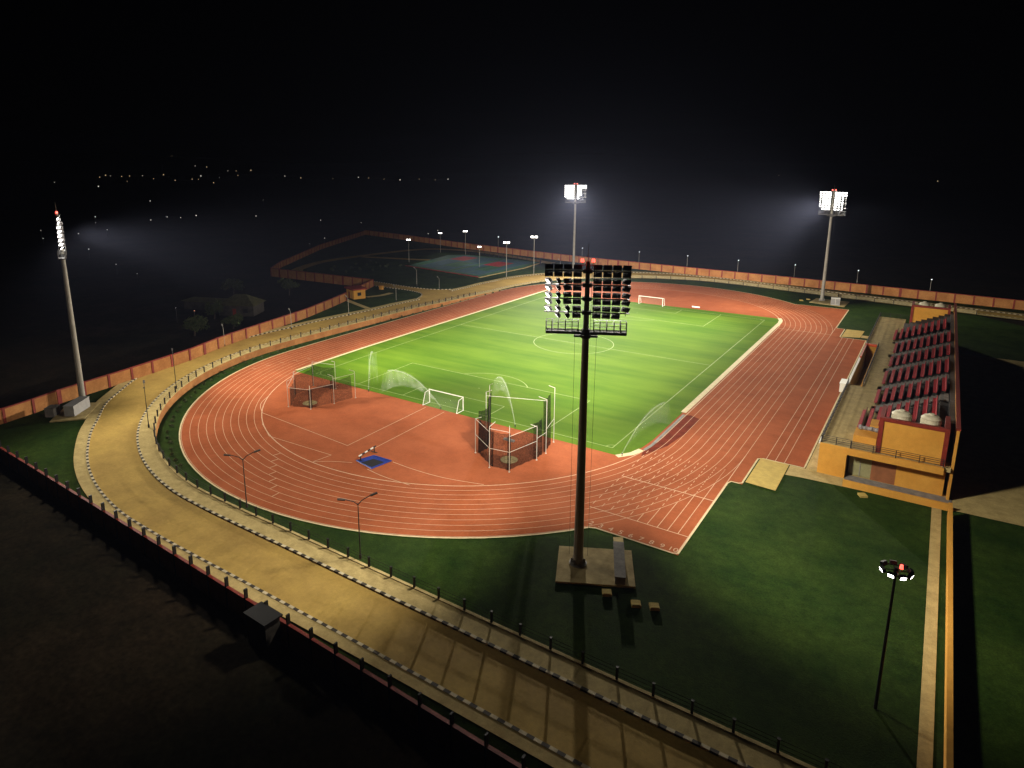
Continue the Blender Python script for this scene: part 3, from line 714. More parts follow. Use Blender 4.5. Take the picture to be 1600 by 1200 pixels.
CL = [((-118.3, 79.0), 1.0, 0.2, 'leftmost court floodlight, small bright head over the dark lawn'), ((-127.0, 112.0), 0.95, 0.35, 'brightest wide court floodlight at the far left corner of the courts'),
      ((-112.5, 112.2), 1.12, 0.35, 'tall court floodlight behind the left red court area'), ((-85.5, 84.5), 0.86, 0.35, 'short court floodlight in the middle between the two red court areas'),
      ((-63.4, 70.2), 1.33, 0.2, 'tall court floodlight standing by the road in front of the courts'), ((-58.7, 82.3), 1.46, 0.1, 'court floodlight nearest the brilliant far mast')]
for i, ((x, y), sc, rz, lb) in enumerate(CL):
    if i == 0: c0.location = (x, y, 0.1); c0.rotation_euler.z = 0.5; c0['label'] = lb
    else: dup(c0, (x, y, 0.1), 0.5, lb, sc)
    L = bpy.data.lights.new('court_light', 'SPOT'); L.energy = 1300; L.color = (1.0, 0.95, 0.86); L.spot_size = math.radians(110); L.spot_blend = 0.8; L.shadow_soft_size = 0.4
    lo = bpy.data.objects.new('court_light', L); C.objects.link(lo); src = Vector((x, y, 0.1 + 9.3 * sc)); q_ = Vector((-91, 90, 0)) - src; q_.z = 0; q_.normalize()
    lo.location = src + q_ * 0.9; lo.rotation_euler = (q_ * 14 + Vector((0, 0, -9))).to_track_quat('-Z', 'Y').to_euler()
# guard hut
t = thing('guard_hut', 'small orange guard hut with a flat roof at a break in the left boundary wall', 'hut', (-77.4, 6.4, zt(-77, 6) - 0.1), math.radians(-20))
mb = MB().span(-2.6, 2.6, -1.9, 1.9, 0, 2.9); mb.build('wall', M['stand_wall'], t)
MB().span(-3.1, 3.1, -2.4, 2.4, 2.9, 3.15).span(-3.1, 3.1, -2.4, 2.4, 3.15, 3.3).build('roof', M['maroon'], t)
w = MB().span(2.59, 2.66, -0.7, 0.5, 1.1, 2.1).build('window', M['black'], t)
MB().span(2.60, 2.72, -0.8, 0.6, 1.02, 1.10).build('sill', M['conc'], w)
MB().span(-1.2, -0.3, -1.95, -1.89, 0, 2.1).build('door', M['maroon'], t)
o = tag(MB().span(-.6, .6, -.5, .5, 0, 1.2).span(-.7, .7, -.6, .6, 1.2, 1.32).build('kiosk_box', M['stand_wall'], None, (-82.0, 22.6, zt(-82, 22) - .05)), 'small orange box on the lawn beyond the guard hut', 'box')

# gatehouse on the near wall
t = thing('gatehouse', 'dark flat roofed gatehouse against the near boundary wall', 'gatehouse', (23.4, -106.2, -0.1), -0.03)
MB().span(-1.3, 1.3, -0.6, 0.9, 0, 3.0).build('wall', M['housewall'], t)
MB().span(-1.5, 1.5, -0.8, 1.1, 3.0, 3.15).build('roof', M['black'], t)
MB().span(-0.5, 0.5, 0.89, 0.95, 0.2, 2.3).build('door', M['maroon'], t)
MB().span(0.8, 1.3, 0.89, 0.95, 1.2, 2.2).build('window', M['black'], t)

# ------------------------------------------------------------------ football goals
def goal(label, x, y, s):
    t = thing('football_goal', label, 'goal', (x, y, 0.03), 0 if s > 0 else PI, 'football goals')
    mb = MB()
    for sx in (-1, 1): mb.tube((sx * 3.66, 0, 0), (sx * 3.66, 0, 2.44), 0.085, None, 8)
    mb.tube((-3.74, 0, 2.44), (3.74, 0, 2.44), 0.085, None, 8); mb.build('frame', M['white'], t)
    for sx in (-1, 1):
        MB().path([(sx * 3.66, 0, 2.40), (sx * 3.66, 1.2, 2.2), (sx * 3.66, 1.9, 0.06), (sx * 3.66, 0, 0.06)], 0.05, 6).build('side_bracket', M['white'], t)
    mb = MB(); b = 1.9
    mb.quad((-3.66, 1.2, 2.2), (3.66, 1.2, 2.2), (3.66, b, 0.05), (-3.66, b, 0.05)); mb.quad((-3.66, 0, 2.4), (3.66, 0, 2.4), (3.66, 1.2, 2.2), (-3.66, 1.2, 2.2))
    for sx in (-1, 1): mb.quad((sx * 3.66, 0, 2.4), (sx * 3.66, 1.2, 2.2), (sx * 3.66, b, 0.05), (sx * 3.66, 0, 0.05))
    mb.build('net', M['goal_net'], t)
    return t
goal('white football goal at the near end of the pitch', 0.75, -50.35, -1)
goal('white football goal at the far end of the pitch', -0.75, 53.4 - 1.9, 1)

# ------------------------------------------------------------------ throwing cages
def cage(label, posts, circle, net_pairs, rails, toph):
    cx, cy = circle
    t = thing('throwing_cage', label, 'throwing cage', (cx, cy, 0.02))
    for (x, y, h) in posts:
        d = Vector((cx - x, cy - y, 0)); l = d.length; d = d / l * min(1.3, h * 0.17)
        mb = MB().path([(0, 0, 0), (0, 0, h * 0.93), (d.x, d.y, h)], 0.042, 7).tube((0, 0, 0), (0, 0, 0.06), 0.13, None, 8)
        mb.build('post', M['cage'], t, (x - cx, y - cy, 0))
    mb = MB()
    for a, b, z in rails: mb.tube((posts[a][0] - cx, posts[a][1] - cy, z), (posts[b][0] - cx, posts[b][1] - cy, z), 0.03, None, 6)
    mb.build('rail', M['cage'], t)
    for a, b, z0, z1, *dn in net_pairs:
        mb = MB(); n = 10
        A = Vector((posts[a][0] - cx, posts[a][1] - cy, 0)); B = Vector((posts[b][0] - cx, posts[b][1] - cy, 0))
        nn = Vector((-(B - A).y, (B - A).x, 0)).normalized(); pts = []
        for i in range(n + 1):
            q = A.lerp(B, i / n) + (-(A + B) / 2).normalized() * 0.45 + nn * 0.10 * math.sin(i * 2.1)
            pts.append(q)
        for i in range(n):
            p, q = pts[i], pts[i + 1]
            mb.quad((p.x, p.y, z0), (q.x, q.y, z0), (q.x * .97, q.y * .97, z1 - 0.25 * math.sin(PI * (i + 1) / n)), (p.x * .97, p.y * .97, z1 - 0.25 * math.sin(PI * i / n)))
        mb.build('net', M['net_dense' if dn else 'net'], t)
    tag(MB().tube((0, 0, 0.0), (0, 0, 0.03), 1.25, None, 32).tube((0, 0, 0.03), (0, 0, 0.034), 0.12, None, 10, 1).build('throwing_circle', [M['conc'], M['dark']], None, (cx, cy, 0.012)), 'round concrete throwing circle inside the ' + ('tall central cage' if cx > 0 else 'left cage'), 'throwing circle')
    return t
HP = [(15.9, -63.1, 5.7), (20.3, -66.0, 6.5), (23.3, -65.6, 6.3), (24.5, -60.2, 5.4), (24.5, -57.5, 8.9), (23.5, -53.3, 9.3), (16.1, -60.6, 9.3), (14.3, -57.0, 9.0)]
cage('tall white framed hammer cage with black nets on the near red area', HP, (21.2, -62.3),
     [(0, 1, .05, 5.2, 1), (1, 2, .05, 5.4), (2, 3, .05, 5.0), (3, 4, .05, 5.6, 1), (4, 5, .05, 8.2, 1), (0, 6, .05, 6.6, 1), (6, 7, .05, 7.8, 1)],
     [(0, 1, 2.9), (1, 2, 2.9), (2, 3, 2.9), (3, 4, 3.3), (4, 5, 3.8), (0, 1, 5.3), (1, 2, 5.8), (2, 3, 5.2), (6, 4, 8.1)], 0)
DP = [(-21.8, -65.9, 5.0), (-17.7, -64.5, 4.0), (-16.4, -60.3, 5.4), (-15.4, -56.1, 5.4), (-27.0, -55.6, 4.8), (-22.0, -54.6, 5.7), (-26.0, -61.0, 4.6)]
cage('low discus cage with white bent posts beside the left corner of the pitch', DP, (-20.2, -62.5),
     [(0, 1, .05, 3.4), (1, 2, .05, 3.6), (2, 3, .05, 4.3), (6, 4, .05, 3.8), (4, 5, .05, 4.4), (0, 6, .05, 3.6)],
     [(0, 1, 3.5), (1, 2, 3.6), (2, 3, 4.6), (6, 4, 3.9), (0, 6, 3.6), (4, 5, 4.7)], 0)
# steeplechase water jump and barrier
t = thing('water_jump', 'blue lined steeplechase water jump sunk in the near red area', 'water jump', (5.6, -73.6, 0.012))
mb = MB(); q = [(-2.2, -1.2), (-1.3, 1.5), (2.0, 1.6), (1.4, -1.9)]
mb.quad(*[(x, y, 0.02) for x, y in q]); mb.build('water', M['blue'], t)
mb = MB()
for a, b in zip(q, q[1:] + q[:1]): mb.tube((a[0], a[1], 0.02), (b[0], b[1], 0.02), 0.07, None, 6)
mb.build('rim', M['blue'], t)
MB().quad((-1.2, -1.3, .034), (-0.6, 0.6, .034), (1.5, 0.7, .034), (1.1, -1.5, .034)).build('drained_floor', M['black'], t)
t = thing('barrier', 'white and black striped barrier before the blue water jump', 'barrier', (3.75, -72.85, 0.012), math.atan2(4.1, -0.5))
mb = MB()
for i in range(6): mb.span(-2.0 + 0.667 * i, -2.0 + 0.667 * (i + 1), -0.07, 0.07, 0.78, 0.92, i % 2)
mb.build('beam', [M['white'], M['black']], t)
for x in (-1.6, 1.6): MB().span(x - .06, x + .06, -.06, .06, 0, 0.78).span(x - .08, x + .08, -.5, .5, 0, .08).build('leg', M['dark'], t)
tag(MB().span(-1.1, 1.1, -.22, .22, 0, .30).span(-1.1, 1.1, -.22, -.16, .30, .36).build('toe_board', M['white'], None, (11.4, 55.9, 0.012)), 'white low board on the red area behind the far goal line', 'board')
tag(MB().span(-.9, .9, -.25, .25, 0, .25).span(-.7, .7, -.2, .2, .25, .3).build('toe_board', M['tread'], None, (17.6, -56.6, 0.012)), 'low grey board lying inside the tall central cage', 'board')

# ------------------------------------------------------------------ sprinkler jets
def sprinkler(label, base, tip, z, w0, droop, seed):
    rnd = random.Random(seed)
    t = thing('sprinkler', label, 'sprinkler', (base[0], base[1], 0.03), group='sprinklers watering the pitch')
    MB().tube((0, 0, 0), (0, 0, 0.35), 0.07, 0.05, 8).box((0, 0, 0.38), (0.22, 0.10, 0.10)).build('nozzle', M['dark'], t)
    d = Vector((tip[0] - base[0], tip[1] - base[1], 0)); n = 26; T = []
    for i in range(n + 1):
        u = i / n * 1.25; T.append((d * u + Vector((0, 0, 0.35 + z * (2 * u - u * u))), u))
    mb = MB()
    for (a, u), (b, v) in zip(T, T[1:]): mb.tube(a, b, 0.05 + 0.07 * u, 0.05 + 0.07 * v, 6, caps=False)
    mb.build('water_jet', M['jet'], t, smooth=True)
    mb = MB(); side = Vector((-d.y, d.x, 0)).normalized()
    for lay in range(3):
        off = side * (lay - 1) * 0.5
        for (a, u), (b, v) in zip(T[3:], T[4:]):
            la, lb_ = droop * u * (0.6 + 0.4 * u), droop * v * (0.6 + 0.4 * v)
            p, q = a + off * u * w0, b + off * v * w0
            mb.quad(p, q, q + Vector((0, 0, -min(lb_, q.z - 0.1))) + d * 0.12 * v, p + Vector((0, 0, -min(la, p.z - 0.1))) + d * 0.12 * u)
    mb.build('spray_curtain', M['spray'], t, smooth=True)
sprinkler('tall narrow sprinkler jet right of the left corner cage', (-15.9, -52.2), (-17.4, -49.5), 6.4, 1.2, 5.0, 1)
sprinkler('broad arching sprinkler jet beside the near goal', (0.8, -51.9), (-8.4, -52.4), 5.0, 1.4, 3.2, 2)
sprinkler('straight sprinkler jet rising inside the tall central cage', (15.6, -51.6), (11.9, -50.3), 7.0, 0.8, 2.4, 3)
sprinkler('sprinkler jet at the near right corner of the pitch', (34.0, -52.1), (34.9, -40.8), 4.0, 1.0, 3.2, 4)

# ------------------------------------------------------------------ grandstand
ZW = 4.4
g = thing('grandstand', 'long orange grandstand with red seat rows beside the home straight', 'grandstand', (58, 0, 0))
def gp(mb, name, m, label=None):
    o = mb.build(name, m, g, (-58, 0, 0))
    if label: o['label'] = label
    return o
# base under the walkway (with a stairwell cut out) and stepped terraces
mb = MB().span(60.2, 61.3, -41.9, 50, -0.05, ZW).span(58.0, 60.2, -41.9, -12.5, -0.05, ZW).span(58.0, 60.2, 17.4, 50, -0.05, ZW)
gp(mb, 'front_block', M['stand_wall'])
gp(MB().span(58.02, 60.2, -41.88, -12.52, ZW, ZW + .02).span(60.2, 63.6, -41.88, 49.9, ZW, ZW + .02).span(58.02, 60.2, 17.42, 49.9, ZW, ZW + .02), 'walkway', M['walk'])
BL = [(61.6, -35.4, -25.8), (62.6, -21.5, -13.7), (62.85, -10.2, -1.7), (63.0, 2.0, 9.8), (63.05, 12.9, 21.8), (62.3, 24.5, 34.8)]
mb = MB()
DX, DZ = 1.05, 0.45
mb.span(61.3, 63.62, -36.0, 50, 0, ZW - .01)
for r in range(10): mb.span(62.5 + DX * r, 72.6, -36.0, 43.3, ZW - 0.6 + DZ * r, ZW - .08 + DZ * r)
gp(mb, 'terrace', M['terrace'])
for (x0, ya, yb), nx in zip(BL, BL[1:]):
    mb = MB(); yc0, yc1 = yb + 0.6, nx[1] - 0.6
    for r in range(18): mb.span(62.4 + DX / 2 * r, 62.4 + DX / 2 * (r + 1), yc0, yc1, ZW - .3, ZW + .02 + DZ / 2 * r)
    gp(mb, 'aisle_steps', M['tread'])
def seat_row(n, x, y0, z):
    mb = MB(); w = (n and 0.5)
    for i in range(n):
        y = y0 + 0.5 * i + 0.25
        mb.box((0.20, y, 0.40), (0.46, 0.46, 0.06))
        mb.box((0.42, y, 0.64), (0.05, 0.47, 0.50), mtx=Matrix.Rotation(0.16, 3, 'Y'))
        mb.box((0.475, y, 0.47), (0.05, 0.49, 0.86), mi=1, mtx=Matrix.Rotation(0.16, 3, 'Y'))  # black rear board, added to stand in for the shadow behind each row
        mb.box((0.22, y, 0.19), (0.10, 0.08, 0.38), 0, 1)
    return mb
meshes = {}
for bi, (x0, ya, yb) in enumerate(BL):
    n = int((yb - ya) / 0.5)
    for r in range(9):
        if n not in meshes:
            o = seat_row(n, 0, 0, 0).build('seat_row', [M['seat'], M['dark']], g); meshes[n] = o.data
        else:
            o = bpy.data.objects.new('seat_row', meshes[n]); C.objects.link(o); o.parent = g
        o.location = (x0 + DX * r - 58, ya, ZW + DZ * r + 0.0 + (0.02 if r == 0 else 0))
gp(MB().span(72.6, 72.9, -41.5, 50, 0, 9.3), 'back_wall', M['stand_wall'])
gp(MB().span(72.52, 72.98, -41.4, 49.9, 9.3, 9.5), 'back_coping', M['maroon'])
# near end: room with maroon frame, balcony beam, recessed ground floor
def end_room(y0, y1, nm):
    gp(MB().span(64.9, 71.5, y0, y0 + 0.3, ZW - .4, 8.85).span(64.9, 71.5, y0 + 0.3, y1, ZW - .4, 7.7), nm, M['stand_wall'])
    fy0 = y0 - .16
    gp(MB().span(64.45, 64.95, fy0, y1 + .1, ZW - .4, 9.3).span(71.45, 71.95, fy0, y1 + .1, ZW - .4, 9.3).span(64.95, 71.45, fy0, fy0 + 0.5, 8.85, 9.3), nm + '_frame', M['maroon'])
    gp(MB().span(64.95, 71.45, y0 + .31, y1, 7.71, 7.76), nm + '_roof', M['tread'])
end_room(-41.4, -36.3, 'end_room')
end_room(43.4, 48.4, 'far_room')
gp(MB().span(61.3, 71.9, -42.3, -41.95, 3.55, ZW + .05), 'balcony_beam', M['stand_wall'])
gp(MB().span(61.3, 72.6, -41.9, -36, 3.9, ZW + .01), 'balcony_floor', M['conc'])
gp(MB().span(67.0, 72.2, -40.6, -36, 0, 3.9), 'ground_floor_wall', M['stand_wall'])
gp(MB().span(64.2, 67.0, -40.4, -36, 0, 3.9), 'doorway', M['brown'])
gp(MB().span(61.6, 64.2, -40.2, -40.05, 0.1, 3.8), 'glass_front', M['glassy'])
gp(MB().span(62.85, 62.93, -40.28, -40.2, 0.1, 3.8).span(61.55, 61.63, -40.28, -40.2, 0.1, 3.8).span(61.55, 64.2, -40.28, -40.2, 3.7, 3.8), 'glass_mullion', M['steel'])
gp(MB().span(61.4, 73.2, -44.5, -44.2, 0, 0.9), 'ramp_parapet', M['stand_wall'])
gp(MB().span(61.4, 73.2, -44.2, -40.7, -0.02, 0.12), 'ramp_floor', M['tread'])
gp(MB().span(61.6, 64.3, -39.2, -36.02, ZW, ZW + 1.0).span(63.2, 64.4, -36.0, -33.0, ZW, ZW + 1.6), 'stair_block', M['stand_wall'])
# stairwell and players' tunnel
gp(MB().span(58.0, 58.25, -12.5, 16.5, 0.36, ZW + .25), 'tunnel_parapet', M['white'])
gp(MB().span(58.31, 59.95, 16.95, 17.4, 0, ZW + .1), 'tunnel_wall', M['stand_wall'])
gp(MB().span(57.95, 58.3, 16.5, 17.4, 0, ZW + .6).span(58.3, 60.0, 16.75, 17.4, ZW + .1, ZW + .6).span(57.97, 58.28, 6, 16.5, ZW + .26, ZW + .5), 'tunnel_frame', M['redor'])
gp(MB().span(59.96, 60.2, -12.5, 17.4, 0.05, ZW + .12), 'tunnel_side', M['stand_wall'])
mb = MB()
for i in range(14): mb.span(58.26, 59.95, -12.5 + i * 1.1, -12.5 + (i + 1) * 1.1, 0.05, max(.1, ZW - .31 * (i + 1)))
gp(mb, 'tunnel_steps', M['conc'])
# railings of the stand
def stand_rail(a, b, gap=1.6, h=1.1, z=ZW):
    P = resample([a, b], gap); mb = MB()
    for x, y in P: mb.box((x, y, z + h / 2), (0.09, 0.09, h))
    for hh in (0.3, 0.6, 0.85, 1.1): mb.tube((P[0][0], P[0][1], z + hh), (P[-1][0], P[-1][1], z + hh), 0.032, None, 5)
    gp(mb, 'railing', M['dark'])
stand_rail((58.12, -41.8), (58.12, -12.6)); stand_rail((58.12, 17.5), (58.12, 49.8)); stand_rail((60.3, -12.4), (60.3, 17.3))
stand_rail((58.2, -41.8), (61.6, -41.8)); stand_rail((61.7, -42.12), (71.8, -42.12), 2.6); stand_rail((58.2, 49.8), (64.4, 49.8), 2.0)
gp(MB().span(57.85, 58.0, -41.85, 50, 4.2, 4.55), 'front_coping', M['white'])
gp(MB().span(57.0, 58.0, -41.9, 50, 0, 0.35), 'front_step', M['conc'])
# things on and by the stand
def tank(label, x, y, z):
    t = thing('water_tank', label, 'water tank', (x, y, z), group='white water tanks on the stand')
    mb = MB()
    prof = [(1.1, 0), (1.16, 0.15), (1.10, 0.45), (1.16, 0.6), (1.10, 0.95), (1.16, 1.1), (1.10, 1.45), (1.14, 1.6), (0.85, 1.9), (0.36, 2.05)]
    n = 20
    for (ra, za), (rb, zb) in zip(prof, prof[1:]): mb.tube((0, 0, za), (0, 0, zb), ra, rb, n, caps=False)
    mb.disc((0, 0, 2.05), 0.36, n); mb.build('body', M['tank'], t, smooth=False)
    MB().tube((0, 0, 2.05), (0, 0, 2.18), 0.38, 0.32, 16).build('lid', M['tank'], t)
    MB().path([(1.1, 0, 0.3), (1.35, 0, 0.3), (1.35, 0, 0.02)], 0.04, 6).build('pipe', M['steel'], t)
tank('white ribbed water tank behind the near orange room, left of two', 66.7, -38.9, 7.76); tank('white ribbed water tank behind the near orange room, right of two', 69.9, -38.4, 7.76)
tank('white water tank on the far end room of the stand, left of two', 66.9, 45.6, 7.76); tank('white water tank on the far end room of the stand, right of two', 70.0, 45.6, 7.76)
mb = MB(); rr = random.Random(5)
for i in range(9): mb.tube((61.9 + 0.28 * i, -36.55 + rr.uniform(-.06, .06), ZW + .27 + rr.uniform(0, .05)), (61.9 + 0.28 * (i + 1), -36.55 + rr.uniform(-.06, .06), ZW + .27 + rr.uniform(0, .05)), 0.28 + rr.uniform(-.05, .06), 0.28 + rr.uniform(-.05, .06), 9)
for v in range(len(mb.v)): mb.v[v] = (mb.v[v][0] - 61.9, mb.v[v][1] + 36.55, mb.v[v][2] - ZW + .73)
tag(mb.build('rolled_tarpaulin', M['grey'], None, (61.9, -36.55, ZW + .29)), 'crumpled grey tarpaulin roll at the foot of the nearest seats', 'tarpaulin')
tag(MB().span(-.7, .7, -1.5, 1.5, 0, 1.6).span(-.78, .78, -1.6, 1.6, 1.6, 1.7).build('equipment_box', M['white'], None, (57.2 - .35, -3.0, 0.36)), 'white equipment box before the stand by the tunnel steps', 'box')
tag(MB().span(-.14, .14, -30, 30, 0, 1.7).span(-.2, .2, -30, 30, 1.7, 1.82).build('boundary_wall', M['stand_wall'], None, (72.9, -76, 0)), 'plain low orange wall beside the narrow path at the right edge', 'wall')

# ring-headed light pole, right foreground
t = thing('ring_light_pole', 'dark pole crowned by a ring of small floodlights and a red beacon', 'light pole', (68.35, -84.0, 0))
MB().tube((0, 0, 0), (0, 0, 12.0), 0.13, 0.09, 10).build('pole', M['black'], t)
mb = MB(); R_ = 0.84
pts = [(R_ * math.cos(2 * PI * i / 24), R_ * math.sin(2 * PI * i / 24), 12.0) for i in range(25)]
mb.path(pts, 0.05, 6)
for i in range(4): mb.tube((0, 0, 12.0), (R_ * math.cos(PI / 2 * i + .3), R_ * math.sin(PI / 2 * i + .3), 12.0), 0.04, None, 6)
mb.tube((0, 0, 11.7), (0, 0, 12.25), 0.18, 0.15, 10); mb.build('ring', M['black'], t)
LAMPRING = [(-105, 1), (-62, 1), (-150, 1), (-20, 1), (20, 0), (62, 0), (105, 0), (150, 0)]
for a, lit in LAMPRING:
    a = math.radians(a); x, y = 0.95 * math.cos(a), 0.95 * math.sin(a)
    Rm = Matrix.Rotation(a - PI / 2, 3, 'Z') @ Matrix.Rotation(math.radians(-18), 3, 'X')
    mb = MB().box((0, 0, 0), (0.46, 0.26, 0.32), mtx=Rm)
    q = [Rm @ Vector(v) for v in ((-.20, .134, -.13), (.20, .134, -.13), (.20, .134, .13), (-.20, .134, .13))]
    mb.quad(*q, 1); mb.build('lamp', [M['black'], M['lamp_small']], t, (x, y, 12.05))
MB().tube((0, 0, 0), (0, 0, 0.3), 0.13, 0.10, 10).build('beacon', M['red'], t, (0.3, 0.1, 12.2))

# ------------------------------------------------------------------ planting
def leafy(mb, c, rad, n, size, rnd, flat=0.8):
    for _ in range(n):
        v = Vector((rnd.gauss(0, 1), rnd.gauss(0, 1), rnd.gauss(0, 1))); v.normalize(); v *= rad * rnd.random() ** 0.4
        p = Vector(c) + Vector((v.x, v.y, v.z * flat)); a = Vector((rnd.uniform(-1, 1), rnd.uniform(-1, 1), rnd.uniform(-1, 1))).normalized(); b = a.orthogonal().normalized()
        s = size * rnd.uniform(.6, 1.4); mb.quad(p - a * s, p + b * s * .5, p + a * s, p - b * s * .5)
def shrub_meshes(k):
    out = []
    for i in range(k):
        rnd = random.Random(100 + i); mb = MB()
        for _ in range(5): leafy(mb, (rnd.uniform(-.2, .2), rnd.uniform(-.2, .2), 0.25 + rnd.uniform(0, .25)), .28, 26, .11, rnd)
        for _ in range(4): mb.tube((0, 0, 0), (rnd.uniform(-.2, .2), rnd.uniform(-.2, .2), .4), .02, .01, 4)
        o = mb.build('shrub', M['leaf']); out.append(o.data); bpy.data.objects.remove(o)
    return out
SM = shrub_meshes(4); rnd = random.Random(3)
sp = offset(WL, 1.7)
verge = resample(sp[at((-16, -91)):at((-52, -12))], 2.4) + resample(offset(WL, 0.6)[at((-52, -10)):at((-40, 78))], 4.2)
for i, (x, y) in enumerate(verge):
    o = bpy.data.objects.new('shrub', SM[i % 4]); C.objects.link(o); o.location = (x + rnd.uniform(-.2, .2), y + rnd.uniform(-.2, .2), -0.03)
    o.rotation_euler.z = rnd.uniform(0, 6); s = rnd.uniform(.6, 1.0); o.scale = (s, s, s)
    tag(o, 'small dark shrub in the row at the foot of the orange retaining wall' if y < 10 else 'small shrub at the far track edge beside the walkway', 'shrub', 'shrubs below the retaining wall' if y < 10 else 'shrubs along the far track edge')
for i in range(16):
    x, y = -132 + (i % 4) * 6 + rnd.uniform(-2, 2), 44 + (i // 4) * 8 + rnd.uniform(-2, 2)
    o = bpy.data.objects.new('shrub', SM[i % 4]); C.objects.link(o); o.location = (x, y, 0.08); o.rotation_euler.z = rnd.uniform(0, 6); s = rnd.uniform(1.1, 1.8); o.scale = (s, s, s)
    tag(o, 'dim bush on the unlit lawn left of the courts', 'shrub', 'bushes on the unlit compound lawn')
def tree(label, x, y, h, r, seed):
    rn = random.Random(seed)
    t = thing('tree', label, 'tree', (x, y, -0.12), group='trees beyond the left wall')
    mb = MB().tube((0, 0, 0), (.2, .1, h * .4), .22, .15, 7)
    for i in range(5): a = i * 1.3; mb.tube((.2, .1, h * .35), (.2 + math.cos(a) * r * .6, .1 + math.sin(a) * r * .6, h * (.6 + .06 * i)), .11, .04, 5)
    mb.build('trunk', M['bark'], t)
    mb = MB()
    for i in range(16): a = rn.uniform(0, 6.3); q = rn.random() ** .6 * r * .8; leafy(mb, (math.cos(a) * q, math.sin(a) * q, h * rn.uniform(.5, .92)), r * .42, 60, .3, rn, .7)
    mb.build('crown', M['leaf'], t)
tree('rounded olive tree just beyond the left wall', -80.5, -46.0, 4.6, 3.2, 1); tree('low pale bush-like tree against the left wall by the lamp', -79.0, -36.0, 3.2, 2.6, 2)
tree('darker tree in front of the unlit house', -93, -32, 4.4, 3.0, 3); tree('scattered tree beyond the house', -118, -8, 5.0, 3.4, 4); tree('faint tree beyond the wall left of the compound', -103, 2, 5.2, 3.2, 5)
t = thing('farm_house', 'unlit house with a peaked olive roof beyond the left wall', 'house', (-92.5, -23.5, -0.12), 0.5)
MB().span(-5, 5, -3.5, 3.5, 0, 3).build('wall', M['housewall'], t)
mb = MB(); b_ = [(-5.6, -4.1, 3), (5.6, -4.1, 3), (5.6, 4.1, 3), (-5.6, 4.1, 3)]; r1, r2 = (-1.5, 0, 5.6), (1.5, 0, 5.6)
mb.quad(b_[0], b_[1], r2, r1); mb.quad(b_[2], b_[3], r1, r2); k = len(mb.v); mb.v += [b_[1], b_[2], r2, b_[3], b_[0], r1]; mb.f += [(k, k + 1, k + 2), (k + 3, k + 4, k + 5)]; mb.m += [0, 0]; mb.quad(*b_)
mb.build('roof', M['roof'], t)
MB().span(-1, 0, -3.56, -3.49, 0, 2.1).build('door', M['maroon'], t); MB().span(2, 3.4, -3.56, -3.49, 1, 2.1).build('window', M['black'], t)
t = thing('shed', 'long low dark shed left of the unlit house', 'shed', (-106, -24.5, -0.12), 0.35)
MB().span(-7, 7, -2.4, 2.4, 0, 2.4).build('wall', M['housewall'], t); MB().span(-7.5, 7.5, -2.9, 2.9, 2.4, 2.6).build('roof', M['roof'], t)

# ------------------------------------------------------------------ far hills and town lights
mb = MB(); rn = random.Random(9); prev = None
for i in range(61):
    a = math.radians(-75 + i * 2.2); h = 45 + 60 * (0.5 + 0.5 * math.sin(i * .37)) * rn.uniform(.8, 1.1) * (1 if i < 34 else .55)
    near = (68 + 3000 * math.sin(a), -137 + 3000 * math.cos(a), -1); top = (68 + 4300 * math.sin(a), -137 + 4300 * math.cos(a), h); back = (68 + 6500 * math.sin(a), -137 + 6500 * math.cos(a), -1)
    if prev: mb.quad(prev[0], near, top, prev[1]); mb.quad(prev[1], top, back, prev[2])
    prev = (near, top, back)
struct(mb.build('hills', M['earth'], smooth=True))
TOWN = [(-1471.8,529.1),(-1980.6,873.4),(-2316.3,1059.6),(-2142.5,987.0),(-2053.6,975.9),(-2087.6,1019.3),(-2109.3,1073.3),(-1632.7,837.1),(-2237.1,1221.6),(-1129.3,449.4),(-1431.0,660.4),(-1421.4,768.0),(-1885.7,1138.0),(-1464.2,855.5),(-1500.5,861.7),(-1610.3,1015.4),(-1858.2,1254.7),(-1162.5,693.2),(-609.6,244.7),(-438.3,105.9),(-386.5,80.8),(-331.6,60.4),(-322.5,40.3),(-377.2,112.7),(-393.2,134.0),(-379.5,136.0),(-388.1,153.7),(-347.1,175.3),(-526.6,321.0),(-246.5,9.2),(-189.5,-8.2),(-160.8,-15.8),(-96.9,-40.5),(-89.5,-39.9),(-312.1,18.2),(-359.8,37.1),(-279.4,176.0),(-242.3,176.6),(-192.8,99.9),(-179.6,78.4),(-162.7,147.0),(-169.5,164.1),(-1651.5,1275.8),(-1378.7,1105.0),(-1243.8,1094.2),(-1305.6,1249.1),(-1219.5,1200.6),(-1080.0,1109.2),(-1001.7,1079.4),(-1005.4,1154.5),(-930.4,1122.9),(-944.7,1191.4),(-374.7,2154.9),(48.2,1587.5)]
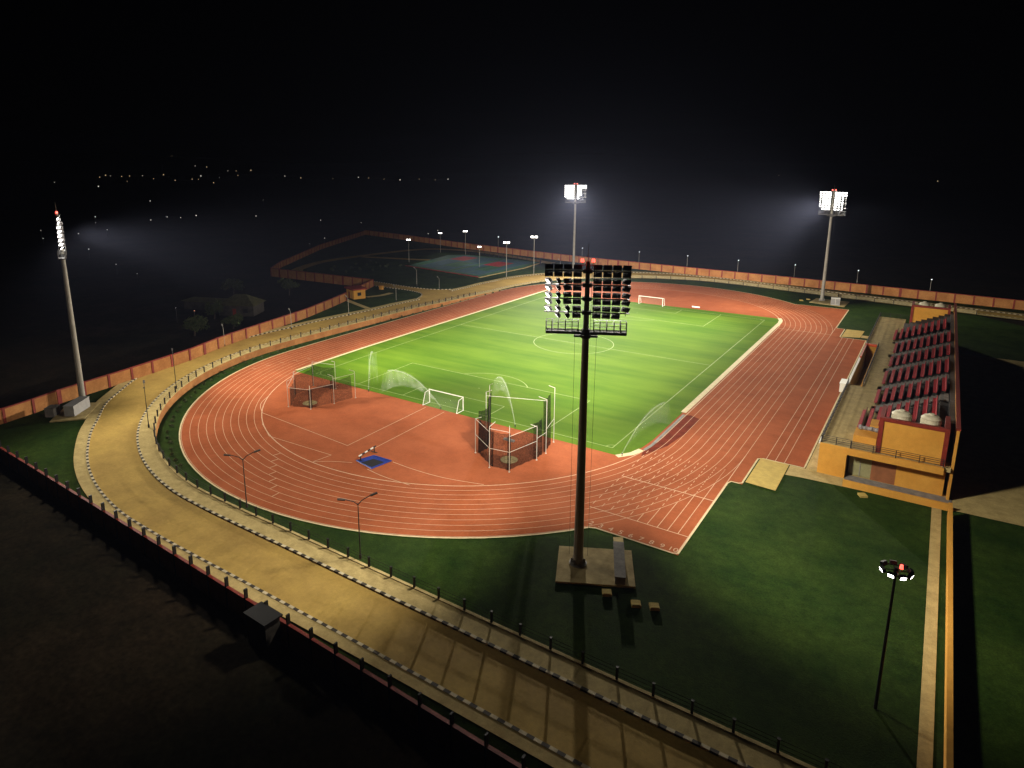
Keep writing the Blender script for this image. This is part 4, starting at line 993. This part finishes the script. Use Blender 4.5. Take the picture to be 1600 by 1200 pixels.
HILL = [(305, 259), (323, 261), (369, 267), (356, 267), (392, 266), (268, 243)]
def ray(px, py, dist):
    v = f_ + r_ * ((px - 753.5) / 1043.7) - u_ * ((py - 490.1) / 1043.7); v = v / math.hypot(v.x, v.y); return Vector((68.04, -137.29, 41.22)) + v * dist
spots = [(x, y, 4.0) for x, y in TOWN] + [tuple(ray(px, py, 3500 if py < 262 else 2900)) for px, py in HILL]
for i, (x, y, z) in enumerate(spots):
    d = math.dist((x, y), (68, -137)); r = d * rn.uniform(.30, 0.72) / 1043.7
    far = d > 1000
    m = M['far_red'] if i == 33 else (M['far_warm'] if (far and i % 3) else M['far'])
    if i in (40, 41, 39, 38, 31): r *= 0.8
    mb = MB(); k = 8
    for q in range(4):
        t0, t1 = PI * q / 4, PI * (q + 1) / 4; mb.tube((0, 0, r * math.cos(t0)), (0, 0, r * math.cos(t1)), max(1e-3, r * math.sin(t0)), max(1e-3, r * math.sin(t1)), k, caps=False)
    mb.tube((0, 0, -z if z < 10 else -30), (0, 0, -r), 0.06, .06, 4, 1)
    o = mb.build('distant_lamp', [m, M['dark']], None, (x, y, z))
    if i == 33: tag(o, 'tiny reddish light beside the white one near the unlit house', 'distant lamp', 'lights of the far town')
    else:
        tag(o, 'tiny light in the glittering row along the far horizon' if far else 'lone small white lamp out on the dark plain', 'distant lamp', 'lights of the far town' if far else 'lone lamps on the dark plain')

# ------------------------------------------------------------------ night haze lit by the floodlights
HAZE = 0.00008
hz = MB().box((-1000, 3500, 260), (24000, 14000, 521.0)).build('haze', [])
m = bpy.data.materials.new('night_air'); m.use_nodes = True; n = m.node_tree; n.nodes.remove(n.nodes['Principled BSDF'])
pv = n.nodes.new('ShaderNodeVolumePrincipled'); pv.inputs['Color'].default_value = (0.58, 0.64, 1.0, 1); pv.inputs['Density'].default_value = HAZE; pv.inputs['Anisotropy'].default_value = 0.4
n.links.new(pv.outputs[0], n.nodes['Material Output'].inputs['Volume'])
hz.data.materials.append(m); struct(hz, 'stuff')
hz.location = (0, 0, -1.3)
